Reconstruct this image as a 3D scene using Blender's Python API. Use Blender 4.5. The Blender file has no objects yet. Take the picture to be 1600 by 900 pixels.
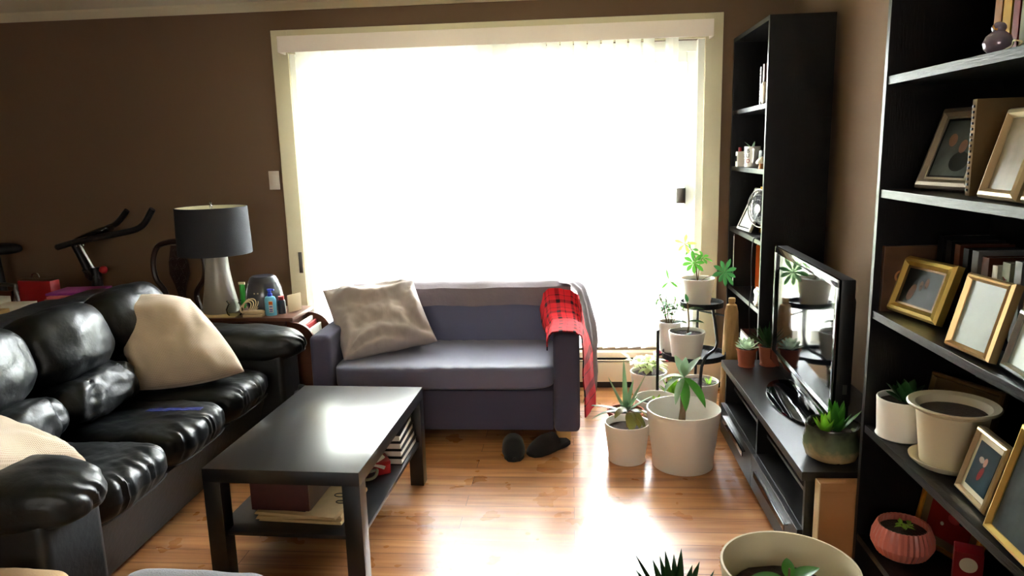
import bpy, bmesh, math, random
from mathutils import Vector, Matrix, noise, Euler
random.seed(7)
PI = math.pi
scene = bpy.context.scene
COL = scene.collection
V = Vector

# ------------------------------------------------------------------ materials
def srgb(r, g, b):
    f = lambda c: (c/255/12.92) if c/255 <= 0.04045 else ((c/255+0.055)/1.055)**2.4
    return (f(r), f(g), f(b), 1)
def mat(name, col, rough=.6, metal=0, spec=.5, bump=0, bscale=60, var=0, vscale=8, coat=0, sheen=0, emit=None, trans=0, ior=1.45, alpha=1, stretch=None, subsurf=0):
    m = bpy.data.materials.new(name); m.use_nodes = True
    nt = m.node_tree; N = nt.nodes; L = nt.links
    p = N['Principled BSDF']
    c = col if len(col) == 4 else srgb(*col)
    p.inputs['Base Color'].default_value = c
    p.inputs['Roughness'].default_value = rough
    p.inputs['Metallic'].default_value = metal
    p.inputs['Specular IOR Level'].default_value = spec
    p.inputs['IOR'].default_value = ior
    p.inputs['Coat Weight'].default_value = coat
    p.inputs['Coat Roughness'].default_value = .1
    p.inputs['Sheen Weight'].default_value = sheen
    p.inputs['Transmission Weight'].default_value = trans
    p.inputs['Alpha'].default_value = alpha
    tc = N.new('ShaderNodeTexCoord')
    src = tc.outputs['Object']
    if stretch:
        mp = N.new('ShaderNodeMapping'); mp.inputs['Scale'].default_value = stretch
        L.new(src, mp.inputs['Vector']); src = mp.outputs['Vector']
    if var:
        n = N.new('ShaderNodeTexNoise'); n.inputs['Scale'].default_value = vscale; n.inputs['Detail'].default_value = 5
        L.new(src, n.inputs['Vector'])
        mx = N.new('ShaderNodeMix'); mx.data_type = 'RGBA'
        mx.inputs[6].default_value = tuple(x*(1-var) for x in c[:3])+(1,)
        mx.inputs[7].default_value = tuple(min(1, x*(1+var)) for x in c[:3])+(1,)
        L.new(n.outputs['Fac'], mx.inputs[0]); L.new(mx.outputs[2], p.inputs['Base Color'])
    if bump:
        n = N.new('ShaderNodeTexNoise'); n.inputs['Scale'].default_value = bscale; n.inputs['Detail'].default_value = 4
        L.new(src, n.inputs['Vector'])
        b = N.new('ShaderNodeBump'); b.inputs['Strength'].default_value = bump; b.inputs['Distance'].default_value = .01
        L.new(n.outputs['Fac'], b.inputs['Height']); L.new(b.outputs['Normal'], p.inputs['Normal'])
    return m
def nodes(m): return m.node_tree.nodes, m.node_tree.links, m.node_tree.nodes['Principled BSDF']

M = {}
M['wall'] = mat('wall_paint', (116, 94, 76), .75, bump=.03, bscale=250, spec=.3)
M['ceiling'] = mat('ceiling_paint', (214, 206, 180), .85, bump=.05, bscale=180)
M['trim'] = mat('cream_trim_paint', (214, 205, 176), .45)
M['vinyl'] = mat('white_vinyl', (235, 235, 228), .35)
M['valance'] = mat('valance_vinyl', (242, 232, 228), .5)
M['heater'] = mat('heater_enamel', (232, 214, 186), .4)
M['dark_slot'] = mat('dark_slot', (20, 18, 17), .8)
M['kick'] = mat('dark_kick', (45, 32, 26), .6)

# laminate floor: boards along X
m = bpy.data.materials.new('laminate_floor'); m.use_nodes = True; N, L, p = nodes(m)
tc = N.new('ShaderNodeTexCoord')
br = N.new('ShaderNodeTexBrick'); br.offset = .37; br.squash = 1
for k, v_ in (('Scale', 1), ('Brick Width', 1.25), ('Row Height', .095), ('Mortar Size', .0012), ('Mortar Smooth', .1), ('Bias', 0)):
    br.inputs[k].default_value = v_
br.inputs['Color1'].default_value = (0, 0, 0, 1); br.inputs['Color2'].default_value = (1, 1, 1, 1); br.inputs['Mortar'].default_value = (.5, .5, .5, 1)
L.new(tc.outputs['Object'], br.inputs['Vector'])
mp = N.new('ShaderNodeMapping'); mp.inputs['Scale'].default_value = (1.6, 22, 1)
L.new(tc.outputs['Object'], mp.inputs['Vector'])
ad = N.new('ShaderNodeVectorMath'); ad.operation = 'ADD'
sc_ = N.new('ShaderNodeVectorMath'); sc_.operation = 'SCALE'; sc_.inputs['Scale'].default_value = 17
L.new(br.outputs['Color'], sc_.inputs[0]); L.new(mp.outputs['Vector'], ad.inputs[0]); L.new(sc_.outputs[0], ad.inputs[1])
n1 = N.new('ShaderNodeTexNoise'); n1.inputs['Scale'].default_value = 1.3; n1.inputs['Detail'].default_value = 6; n1.inputs['Distortion'].default_value = .25
L.new(ad.outputs[0], n1.inputs['Vector'])
cr = N.new('ShaderNodeValToRGB'); e = cr.color_ramp.elements
e[0].position = .25; e[0].color = srgb(150, 92, 56); e[1].position = .78; e[1].color = srgb(222, 168, 116)
e2 = cr.color_ramp.elements.new(.5); e2.color = srgb(196, 136, 88)
L.new(n1.outputs['Fac'], cr.inputs['Fac'])
hv = N.new('ShaderNodeMix'); hv.data_type = 'RGBA'; hv.blend_type = 'MULTIPLY'; hv.inputs[0].default_value = 1
sh = N.new('ShaderNodeValToRGB'); sh.color_ramp.elements[0].color = (.78, .76, .74, 1); sh.color_ramp.elements[1].color = (1, 1, 1, 1)
L.new(br.outputs['Color'], sh.inputs['Fac'])
L.new(cr.outputs['Color'], hv.inputs[6]); L.new(sh.outputs['Color'], hv.inputs[7])
mo = N.new('ShaderNodeMix'); mo.data_type = 'RGBA'; mo.inputs[7].default_value = srgb(80, 45, 26)
L.new(br.outputs['Fac'], mo.inputs[0]); L.new(hv.outputs[2], mo.inputs[6]); L.new(mo.outputs[2], p.inputs['Base Color'])
p.inputs['Roughness'].default_value = .27; p.inputs['Specular IOR Level'].default_value = .5
n2 = N.new('ShaderNodeTexNoise'); n2.inputs['Scale'].default_value = 6; n2.inputs['Detail'].default_value = 3
L.new(tc.outputs['Object'], n2.inputs['Vector'])
rr = N.new('ShaderNodeMapRange'); rr.inputs['To Min'].default_value = .22; rr.inputs['To Max'].default_value = .36
L.new(n2.outputs['Fac'], rr.inputs['Value']); L.new(rr.outputs['Result'], p.inputs['Roughness'])
M['floor'] = m

M['leather'] = mat('black_leather', (12, 15, 17), .40, bump=.3, bscale=24, spec=.42)
N, L, p = nodes(M['leather'])
nb = N.new('ShaderNodeTexNoise'); nb.inputs['Scale'].default_value = 240; b2 = N.new('ShaderNodeBump'); b2.inputs['Strength'].default_value = .08; b2.inputs['Distance'].default_value = .002
ob = p.inputs['Normal'].links[0].from_node
L.new(N['Texture Coordinate'].outputs['Object'], nb.inputs['Vector']); L.new(nb.outputs['Fac'], b2.inputs['Height']); L.new(ob.outputs['Normal'], b2.inputs['Normal']); L.new(b2.outputs['Normal'], p.inputs['Normal'])
M['leather_base'] = mat('black_leather_panel', (10, 12, 14), .5, bump=.15, bscale=40)
M['ash'] = mat('black_brown_ash', (13, 10, 12), .36, bump=.12, bscale=30, stretch=(12, 12, 1), spec=.3)
M['ash_edge'] = mat('black_brown_edge_veneer', (14, 13, 13), .34, bump=.15, bscale=20, stretch=(3, 1, 14), spec=.2)
M['blackbrown'] = mat('black_brown_laminate', (16, 13, 13), .36, bump=.04, bscale=200, spec=.5)
M['tabletop'] = mat('black_table_laminate', (11, 9, 11), .32, bump=.02, bscale=150, spec=.55, coat=.45)
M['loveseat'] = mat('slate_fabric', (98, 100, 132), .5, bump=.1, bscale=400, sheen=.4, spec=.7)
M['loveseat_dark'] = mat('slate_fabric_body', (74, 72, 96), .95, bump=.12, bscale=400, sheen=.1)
M['sheet'] = mat('taupe_sheet', (124, 114, 124), .9, bump=.25, bscale=25, sheen=.1)
M['pillow'] = mat('taupe_pillowcase', (178, 166, 162), .85, bump=.35, bscale=16, sheen=.1, stretch=(1.5, 1, .5))
M['lightwood'] = mat('light_wood', (200, 160, 100), .5, var=.15, stretch=(1, 1, 10))
M['bark'] = mat('pale_bark', (176, 138, 92), .8, bump=.5, bscale=20, var=.35, vscale=9, stretch=(4, 4, 1))
M['darkwood'] = mat('dark_carved_wood', (44, 24, 22), .3, var=.2)
M['brownwood'] = mat('brown_table_wood', (96, 56, 38), .4, var=.25, stretch=(2, 12, 12))
M['deskwood'] = mat('tan_wood', (170, 132, 88), .5, var=.12, stretch=(2, 14, 14))
M['chrome'] = mat('chrome', (200, 200, 205), .2, 1)
M['steel'] = mat('dull_steel', (120, 116, 112), .35, 1)
M['blackplastic'] = mat('black_plastic', (18, 18, 20), .4)
M['gloss_black'] = mat('gloss_black', (6, 6, 8), .06, spec=.7)
M['rubber'] = mat('black_rubber', (22, 20, 20), .7)
M['felt'] = mat('black_felt', (28, 26, 30), .95, bump=.2, bscale=200, sheen=.2)
M['whitepot'] = mat('white_ceramic', (236, 232, 226), .35, bump=.05, bscale=15, stretch=(1, 1, 14))
M['whitepot_ribbed'] = mat('white_ribbed_metal', (238, 234, 228), .42)
M['creampot'] = mat('cream_plastic', (206, 194, 166), .5)
M['pinkpot'] = mat('pink_glazed', (186, 104, 92), .35)
M['terracotta'] = mat('terracotta', (158, 84, 58), .75, bump=.1, bscale=60, var=.1)
M['soil'] = mat('potting_soil', (52, 38, 30), .95, bump=1, bscale=90, var=.5, vscale=70)
M['blackmetal'] = mat('black_powder_metal', (24, 26, 30), .45)
def leafmat(name, c, c2=None, rough=.4):
    m = mat(name, c, rough, var=.25, vscale=25)
    N, L, p = nodes(m)
    out = N['Material Output']
    t = N.new('ShaderNodeBsdfTranslucent'); t.inputs['Color'].default_value = srgb(*(c2 or tuple(min(255, int(x*1.35)) for x in c)))
    mx = N.new('ShaderNodeMixShader'); mx.inputs[0].default_value = .38
    L.new(p.outputs[0], mx.inputs[1]); L.new(t.outputs[0], mx.inputs[2]); L.new(mx.outputs[0], out.inputs['Surface'])
    return m
M['leaf'] = leafmat('green_leaf', (66, 122, 44))
M['leaf_dark'] = leafmat('dark_green_leaf', (38, 74, 38))
M['leaf_yellow'] = leafmat('yellow_green_leaf', (140, 178, 76))
M['leaf_pale'] = leafmat('variegated_leaf', (184, 202, 150))
M['leaf_silver'] = leafmat('silvery_green_leaf', (128, 152, 124))
M['leaf_olive'] = leafmat('olive_leaf', (104, 100, 48))
M['leaf_white'] = leafmat('pale_succulent', (176, 200, 170))
M['stem'] = mat('brown_stem', (108, 84, 58), .8, bump=.3, bscale=40)
M['flower'] = leafmat('pink_flower', (200, 96, 120))
M['gold'] = mat('gold_leaf_frame', (214, 184, 104), .34, .75, var=.15, vscale=20)
M['goldpale'] = mat('champagne_frame', (196, 176, 138), .36, .6)
M['goldrose'] = mat('light_gold_frame', (216, 182, 128), .3, .6)
M['pewter'] = mat('pewter_frame', (150, 138, 122), .35, .5)
M['silver'] = mat('silver_frame', (190, 196, 194), .25, .8)
M['bronzewood'] = mat('bronze_wood_frame', (120, 88, 48), .4, .3)
M['goldedge'] = mat('gold_edge', (220, 160, 60), .3, .8)
M['mat_board'] = mat('cream_mat_board', (206, 196, 168), .9)
M['mat_brown'] = mat('brown_mat_board', (110, 88, 56), .9)
M['photo_dark'] = mat('dark_photograph', (30, 34, 36), .3, var=.5, vscale=14, spec=.12)
M['photo_teal'] = mat('teal_photograph', (40, 60, 66), .2, var=.5, vscale=9, spec=.12)
M['photo_red'] = mat('red_photograph', (120, 26, 22), .3, var=.5, vscale=16, spec=.12)
M['photo_tan'] = mat('warm_photograph', (140, 128, 104), .2, var=.4, vscale=18, spec=.12)
M['photo_grey'] = mat('grey_photograph', (74, 80, 80), .2, var=.7, vscale=14, spec=.12)
M['painted_glare'] = mat('painted_glare_photograph', (150, 160, 152), .2, var=.2, vscale=9, spec=.25, stretch=(1, 3, 1))  # pale base colour stands in for a white reflection on the picture
M['skin'] = mat('photo_skin', (176, 128, 100), .3)
M['photo_black'] = mat('photo_black', (16, 18, 22), .3, spec=.12)
M['photo_white'] = mat('photo_pale', (168, 160, 146), .3, spec=.12)
M['photo_dim'] = mat('photo_dim_skin', (120, 88, 72), .4, var=.3, vscale=30, spec=.12)
M['paper'] = mat('white_paper', (226, 224, 216), .8)
M['newsprint'] = mat('newsprint', (196, 168, 120), .85, var=.2, vscale=30)
M['ink'] = mat('dark_ink', (40, 38, 40), .8)
M['redink'] = mat('red_ink', (150, 40, 40), .8)
M['kraft'] = mat('kraft_cardboard', (150, 104, 62), .8, var=.06, vscale=6)
M['maroonbox'] = mat('maroon_printed_box', (66, 34, 34), .4, var=.3, vscale=40)
M['boxend'] = mat('grey_brown_box_end', (110, 90, 76), .5, var=.2, vscale=20)
M['red'] = mat('red_plastic', (170, 26, 36), .4)
M['darkred'] = mat('deep_red_plastic', (150, 22, 28), .4)
M['pinkfolder'] = mat('pink_folder', (232, 122, 130), .6)
M['purplefolder'] = mat('purple_folder', (150, 60, 150), .6)
M['orangebook'] = mat('orange_cover', (216, 104, 30), .5, spec=.15)
M['whitebunny'] = mat('white_glazed_ceramic', (226, 216, 200), .25)
M['blue'] = mat('blue_plastic', (24, 60, 200), .35)
M['lotion'] = mat('pale_blue_bottle', (110, 190, 226), .3, var=.08)
M['green'] = mat('green_plastic', (40, 150, 50), .4)
M['grey_gloss'] = mat('charcoal_gloss', (64, 64, 72), .15, spec=.7)
M['grey_lid'] = mat('charcoal_lid', (40, 40, 50), .3)
M['beige'] = mat('beige_plastic', (206, 186, 150), .45)
M['shade'] = mat('charcoal_lamp_shade', (42, 42, 50), .85, bump=.2, bscale=300)
M['shade_in'] = mat('cream_shade_lining', (226, 222, 196), .7)
M['lampbody'] = mat('silver_grey_ceramic', (150, 144, 140), .28, spec=.6)
M['bluetape'] = mat('blue_tape', (18, 34, 104), .45, bump=.3, bscale=60)
M['switch'] = mat('switch_plate', (214, 206, 196), .4)
M['grey_fabric'] = mat('grey_ottoman_fabric', (120, 120, 126), .9, bump=.3, bscale=220, sheen=.2)
M['beige_fabric'] = mat('beige_fabric', (170, 140, 104), .9, bump=.3, bscale=200)
M['brown_book'] = mat('brown_cover', (92, 50, 34), .5, var=.2, spec=.15)
M['tan_book'] = mat('tan_cover', (172, 122, 80), .5, var=.15, vscale=30, spec=.15)
M['yellow_book'] = mat('yellow_cover', (196, 156, 60), .5, var=.15, spec=.15)
M['black_book'] = mat('black_cover', (26, 24, 26), .35, var=.3, spec=.15)
M['white_book'] = mat('white_cover', (206, 204, 194), .4, spec=.15)
M['green_book'] = mat('pale_green_cover', (150, 152, 128), .5, spec=.15)
M['grey_book'] = mat('grey_gloss_cover', (130, 130, 128), .2, spec=.15)
M['red_book'] = mat('dark_red_cover', (120, 24, 28), .4, spec=.15)
M['sepia'] = mat('sepia_picture_cover', (84, 58, 40), .35, var=.7, vscale=9, stretch=(1, 1, 2.5))
M['violet_glass'] = mat('iridescent_ceramic', (150, 136, 150), .15, .35)
M['grey_bike'] = mat('charcoal_bike', (28, 26, 28), .4)
M['console'] = mat('white_console', (214, 214, 206), .3)
M['brick_book'] = mat('brick_red_cover', (168, 100, 74), .6, spec=.15)
M['outdoor_floor'] = mat('balcony_concrete', (190, 186, 178), .9)
M['hedge'] = mat('hedge_green', (112, 128, 92), .9, var=.5, vscale=6, bump=1, bscale=8)
M['rail'] = mat('rail_paint', (120, 120, 116), .5)
M['stand_light'] = mat('galvanised', (150, 152, 156), .3, .6)

# waffle knit
m = mat('cream_waffle_knit', (204, 178, 142), .95, sheen=.3); N, L, p = nodes(m)
tc = N['Texture Coordinate']; mp = N.new('ShaderNodeMapping'); mp.inputs['Scale'].default_value = (62, 62, 62)
w1 = N.new('ShaderNodeTexWave'); w1.bands_direction = 'X'; w1.inputs['Scale'].default_value = 22; w1.inputs['Distortion'].default_value = .15
w2 = N.new('ShaderNodeTexWave'); w2.bands_direction = 'Y'; w2.inputs['Scale'].default_value = 22; w2.inputs['Distortion'].default_value = .15
L.new(tc.outputs['UV'], w1.inputs['Vector']); L.new(tc.outputs['UV'], w2.inputs['Vector'])
ma = N.new('ShaderNodeMath'); ma.operation = 'MAXIMUM'; L.new(w1.outputs['Fac'], ma.inputs[0]); L.new(w2.outputs['Fac'], ma.inputs[1])
b = N.new('ShaderNodeBump'); b.inputs['Strength'].default_value = .5; b.inputs['Distance'].default_value = .003; L.new(ma.outputs[0], b.inputs['Height']); L.new(b.outputs['Normal'], p.inputs['Normal'])
mx = N.new('ShaderNodeMix'); mx.data_type = 'RGBA'; mx.inputs[6].default_value = srgb(178, 154, 128); mx.inputs[7].default_value = srgb(208, 188, 164)
L.new(ma.outputs[0], mx.inputs[0]); L.new(mx.outputs[2], p.inputs['Base Color'])
M['waffle'] = m

# red and black plaid, from UV
m = mat('red_plaid', (170, 24, 34), .95, spec=.2); N, L, p = nodes(m)
tc = N['Texture Coordinate']; sp = N.new('ShaderNodeSeparateXYZ'); L.new(tc.outputs['UV'], sp.inputs[0])
def band(axis, freq, width, off=0):
    a = N.new('ShaderNodeMath'); a.operation = 'MULTIPLY_ADD'; a.inputs[1].default_value = freq; a.inputs[2].default_value = off; L.new(sp.outputs[axis], a.inputs[0])
    f = N.new('ShaderNodeMath'); f.operation = 'FRACT'; L.new(a.outputs[0], f.inputs[0])
    l = N.new('ShaderNodeMath'); l.operation = 'LESS_THAN'; l.inputs[1].default_value = width; L.new(f.outputs[0], l.inputs[0]); return l
ws = [band('X', 7, .26), band('Y', 7, .26), band('X', 7, .05, .45), band('Y', 7, .05, .45)]
s1 = N.new('ShaderNodeMath'); s1.operation = 'ADD'; L.new(ws[0].outputs[0], s1.inputs[0]); L.new(ws[1].outputs[0], s1.inputs[1])
s2 = N.new('ShaderNodeMath'); s2.operation = 'ADD'; L.new(ws[2].outputs[0], s2.inputs[0]); L.new(ws[3].outputs[0], s2.inputs[1])
s3 = N.new('ShaderNodeMath'); s3.operation = 'ADD'; L.new(s1.outputs[0], s3.inputs[0]); L.new(s2.outputs[0], s3.inputs[1])
s4 = N.new('ShaderNodeMath'); s4.operation = 'MULTIPLY'; s4.inputs[1].default_value = .5; L.new(s3.outputs[0], s4.inputs[0]); s4.use_clamp = True
mx = N.new('ShaderNodeMix'); mx.data_type = 'RGBA'; mx.inputs[6].default_value = srgb(196, 24, 36); mx.inputs[7].default_value = srgb(34, 16, 22)
L.new(s4.outputs[0], mx.inputs[0]); L.new(mx.outputs[2], p.inputs['Base Color'])
M['plaid'] = m

# blind fabric, translucent
m = bpy.data.materials.new('sheer_blind_fabric'); m.use_nodes = True; N, L, p = nodes(m)
p.inputs['Base Color'].default_value = srgb(236, 234, 226); p.inputs['Roughness'].default_value = .8
t = N.new('ShaderNodeBsdfTranslucent'); t.inputs['Color'].default_value = srgb(246, 244, 236)
mx = N.new('ShaderNodeMixShader'); mx.inputs[0].default_value = .62
tr = N.new('ShaderNodeBsdfTransparent'); mx2 = N.new('ShaderNodeMixShader'); mx2.inputs[0].default_value = .08
L.new(p.outputs[0], mx.inputs[1]); L.new(t.outputs[0], mx.inputs[2]); L.new(mx.outputs[0], mx2.inputs[1]); L.new(tr.outputs[0], mx2.inputs[2])
L.new(mx2.outputs[0], N['Material Output'].inputs['Surface'])
M['blind'] = m
# thin window glass
def thin_glass(name, tint=(1, 1, 1, 1), rough=.0, refl=None):
    m = bpy.data.materials.new(name); m.use_nodes = True; N = m.node_tree.nodes; L = m.node_tree.links
    N.remove(N['Principled BSDF'])
    tr = N.new('ShaderNodeBsdfTransparent'); tr.inputs[0].default_value = tint
    gl = N.new('ShaderNodeBsdfGlossy'); gl.inputs['Roughness'].default_value = rough
    fr = N.new('ShaderNodeFresnel'); fr.inputs['IOR'].default_value = 1.45
    mx = N.new('ShaderNodeMixShader')
    L.new(fr.outputs[0], mx.inputs[0]); L.new(tr.outputs[0], mx.inputs[1]); L.new(gl.outputs[0], mx.inputs[2])
    L.new(mx.outputs[0], N['Material Output'].inputs['Surface']); return m
M['glass'] = thin_glass('window_glass')
M['jarglass'] = thin_glass('jar_glass', (.95, .97, .95, 1), .05)
for n_ in M['jarglass'].node_tree.nodes:
    if n_.type == 'FRESNEL': n_.inputs['IOR'].default_value = 1.15
# tinted bedroom-green glazed pot: height decides the glaze (a dipped glaze)
m = mat('dipped_glaze', (60, 66, 50), .2, spec=.7); N, L, p = nodes(m)
tc = N['Texture Coordinate']; sp = N.new('ShaderNodeSeparateXYZ'); L.new(tc.outputs['Object'], sp.inputs[0])
nn = N.new('ShaderNodeTexNoise'); nn.inputs['Scale'].default_value = 28; nn.inputs['Detail'].default_value = 4; L.new(tc.outputs['Object'], nn.inputs['Vector'])
a = N.new('ShaderNodeMath'); a.operation = 'MULTIPLY_ADD'; a.inputs[1].default_value = .07; L.new(nn.outputs['Fac'], a.inputs[0]); L.new(sp.outputs['Z'], a.inputs[2])
cr = N.new('ShaderNodeValToRGB'); mr = N.new('ShaderNodeMapRange'); mr.inputs['From Min'].default_value = 0; mr.inputs['From Max'].default_value = .19
L.new(a.outputs[0], mr.inputs['Value']); L.new(mr.outputs['Result'], cr.inputs['Fac'])
cr.color_ramp.elements[0].color = srgb(176, 150, 108); cr.color_ramp.elements[0].position = .32
cr.color_ramp.elements[1].color = srgb(40, 40, 34); cr.color_ramp.elements[1].position = .85
e = cr.color_ramp.elements.new(.5); e.color = srgb(92, 104, 78)
L.new(cr.outputs['Color'], p.inputs['Base Color'])
M['glaze'] = m

# ------------------------------------------------------------------ mesh helpers
def nb_(): return bmesh.new()
def box(bm, x0, x1, y0, y1, z0, z1, bev=0, M4=None, seg=2):
    t = bmesh.new()
    bmesh.ops.create_cube(t, size=1)
    for v in t.verts: v.co = V(((x0+x1)/2+v.co.x*(x1-x0), (y0+y1)/2+v.co.y*(y1-y0), (z0+z1)/2+v.co.z*(z1-z0)))
    if bev: bmesh.ops.bevel(t, geom=t.edges[:], offset=bev, segments=seg, affect='EDGES', profile=.6)
    if M4: t.transform(M4)
    join(bm, t)
def join(bm, t):
    me = bpy.data.meshes.new('tmp'); t.to_mesh(me); t.free(); bm.from_mesh(me); bpy.data.meshes.remove(me)
def lathe(bm, prof, n=32, c=(0, 0, 0), M4=None, mod=None):
    t = bmesh.new(); rings = []
    for r, z in prof:
        if r < 1e-5: rings.append([t.verts.new((0, 0, z))])
        else:
            ring = []
            for i in range(n):
                a = 2*PI*i/n; rr = mod(r, z, a) if mod else r
                ring.append(t.verts.new((rr*math.cos(a), rr*math.sin(a), z)))
            rings.append(ring)
    for A, B in zip(rings, rings[1:]):
        for i in range(n):
            j = (i+1) % n
            try:
                if len(A) == 1 and len(B) == 1: continue
                if len(A) == 1: t.faces.new((A[0], B[i], B[j]))
                elif len(B) == 1: t.faces.new((A[i], A[j], B[0]))
                else: t.faces.new((A[i], A[j], B[j], B[i]))
            except ValueError: pass
    bmesh.ops.recalc_face_normals(t, faces=t.faces[:])
    T = Matrix.Translation(c)
    t.transform(T @ M4 if M4 else T)
    join(bm, t)
def tube(bm, pts, r, n=10, closed=False):
    pts = [V(p) for p in pts]; k = len(pts)
    rs = r if isinstance(r, (list, tuple)) else [r]*k
    t = bmesh.new(); rings = []; up = None
    for i, p in enumerate(pts):
        a = pts[i-1] if (i > 0 or closed) else p
        b = pts[(i+1) % k] if (i < k-1 or closed) else p
        d = (b-a).normalized()
        if up is None:
            up = d.orthogonal().normalized()
        else:
            up = (up-d*up.dot(d)).normalized()
        s = d.cross(up)
        rings.append([t.verts.new(p+rs[i]*(math.cos(2*PI*j/n)*up+math.sin(2*PI*j/n)*s)) for j in range(n)])
    m_ = k if closed else k-1
    for i in range(m_):
        A, B = rings[i], rings[(i+1) % k]
        for j in range(n): t.faces.new((A[j], A[(j+1) % n], B[(j+1) % n], B[j]))
    if not closed:
        t.faces.new(rings[0][::-1]); t.faces.new(rings[-1])
    bmesh.ops.recalc_face_normals(t, faces=t.faces[:])
    join(bm, t)
def smoothpath(pts, k=6):
    pts = [V(p) for p in pts]; out = []
    P_ = [pts[0]*2-pts[1]]+pts+[pts[-1]*2-pts[-2]]
    for i in range(1, len(P_)-2):
        p0, p1, p2, p3 = P_[i-1:i+3]
        for j in range(k):
            s = j/k
            out.append(.5*((2*p1)+(p2-p0)*s+(2*p0-5*p1+4*p2-p3)*s*s+(3*p1-p0-3*p2+p3)*s**3))
    out.append(pts[-1]); return out
def puff(bm, c, h, e=3.2, n=14, M4=None, wr=0, ws=9, deform=None, crease=0, seed=0):
    """a stuffed rounded block: superellipsoid over a cube grid; wr = wrinkle depth."""
    t = bmesh.new(); bmesh.ops.create_cube(t, size=2)
    bmesh.ops.subdivide_edges(t, edges=t.edges[:], cuts=n, use_grid_fill=True)
    for v in t.verts:
        q = v.co
        L_ = (abs(q.x)**e+abs(q.y)**e+abs(q.z)**e)**(1/e)
        d = q/L_
        nrm = V((math.copysign(abs(d.x)**(e-1), d.x), math.copysign(abs(d.y)**(e-1), d.y), math.copysign(abs(d.z)**(e-1), d.z))).normalized()
        co = V((d.x*h[0], d.y*h[1], d.z*h[2]))
        if wr:
            s = co*ws+V((seed, seed*2.3, 0))
            co += nrm*wr*(noise.turbulence(s, 3, False)-.5)
        if deform: co = deform(co, d)
        v.co = co
    T = Matrix.Translation(c)
    t.transform(T @ M4 if M4 else T)
    bmesh.ops.recalc_face_normals(t, faces=t.faces[:])
    join(bm, t)
def surf(bm, f, nu, nv, th=0, closed=False):
    """sheet from f(u,v); th gives it thickness; writes UVs."""
    t = bmesh.new(); uvl = t.loops.layers.uv.new('UVMap')
    P_ = [[V(f(i/nu, j/nv)) for j in range(nv+1)] for i in range(nu+1)]
    g = [[t.verts.new(P_[i][j]) for j in range(nv+1)] for i in range(nu+1)]
    def fc(vs, uvs):
        try: fa = t.faces.new(vs)
        except ValueError: return
        for l, u in zip(fa.loops, uvs): l[uvl].uv = u
    for i in range(nu):
        for j in range(nv):
            fc((g[i][j], g[i+1][j], g[i+1][j+1], g[i][j+1]), ((i/nu, j/nv), ((i+1)/nu, j/nv), ((i+1)/nu, (j+1)/nv), (i/nu, (j+1)/nv)))
    if th:
        def nrm(i, j):
            a = P_[min(i+1, nu)][j]-P_[max(i-1, 0)][j]; b = P_[i][min(j+1, nv)]-P_[i][max(j-1, 0)]
            return a.cross(b).normalized()
        g2 = [[t.verts.new(P_[i][j]-nrm(i, j)*th) for j in range(nv+1)] for i in range(nu+1)]
        for i in range(nu):
            for j in range(nv):
                fc((g2[i][j], g2[i][j+1], g2[i+1][j+1], g2[i+1][j]), ((i/nu, j/nv), (i/nu, (j+1)/nv), ((i+1)/nu, (j+1)/nv), ((i+1)/nu, j/nv)))
        for i in range(nu):
            for j in (0, nv):
                a, b, c_, d = g[i][j], g[i+1][j], g2[i+1][j], g2[i][j]
                fc((a, b, c_, d), ((i/nu, j/nv), ((i+1)/nu, j/nv), ((i+1)/nu, j/nv), (i/nu, j/nv)))
        for j in range(nv):
            for i in (0, nu):
                a, b, c_, d = g[i][j], g[i][j+1], g2[i][j+1], g2[i][j]
                fc((a, b, c_, d), ((i/nu, j/nv), (i/nu, (j+1)/nv), (i/nu, (j+1)/nv), (i/nu, j/nv)))
    bmesh.ops.recalc_face_normals(t, faces=t.faces[:])
    join(bm, t)
def pillow4(bm, A, B, C, D, th, wr=.01, ws=10, n=36, seed=0, sag=0, uvs=1, pin=.07):
    """stuffed pillow between four corners (in order round the edge)"""
    A, B, C, D = map(V, (A, B, C, D))
    nn_ = ((B-A).cross(D-A)).normalized()
    uvl_done = []
    t = bmesh.new(); uvl = t.loops.layers.uv.new('UVMap')
    def P_(u, v, s):
        # sides pulled in between the corners
        uu = u+(.5-u)*pin*4*v*(1-v)*1.0; vv = v+(.5-v)*pin*4*u*(1-u)
        p = (A*(1-uu)+B*uu)*(1-vv)+(D*(1-uu)+C*uu)*vv
        k = max(0, (1-(2*u-1)**4)*(1-(2*v-1)**4))
        hh = th*k**.55
        q = p*ws+V((seed*3.1, seed, s*4))
        w = (noise.turbulence(q, 3, False)-.45)*wr*min(1, k*3)
        # radiating wrinkles from corners
        ang = math.atan2(v, u)+math.atan2(1-v, 1-u)
        w += math.sin(ang*14+noise.noise(p*8)*3)*wr*.5*min(1, k*2)
        return p+nn_*s*(hh+w)-V((0, 0, sag*k))
    for s in (1, -1):
        g = [[t.verts.new(P_(i/n, j/n, s)) for j in range(n+1)] for i in range(n+1)]
        for i in range(n):
            for j in range(n):
                vs = (g[i][j], g[i+1][j], g[i+1][j+1], g[i][j+1])
                uv = ((i/n, j/n), ((i+1)/n, j/n), ((i+1)/n, (j+1)/n), (i/n, (j+1)/n))
                if s < 0: vs = vs[::-1]; uv = uv[::-1]
                fa = t.faces.new(vs)
                for l, u in zip(fa.loops, uv): l[uvl].uv = u
    bmesh.ops.remove_doubles(t, verts=t.verts[:], dist=.0008)
    bmesh.ops.recalc_face_normals(t, faces=t.faces[:])
    join(bm, t)
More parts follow.
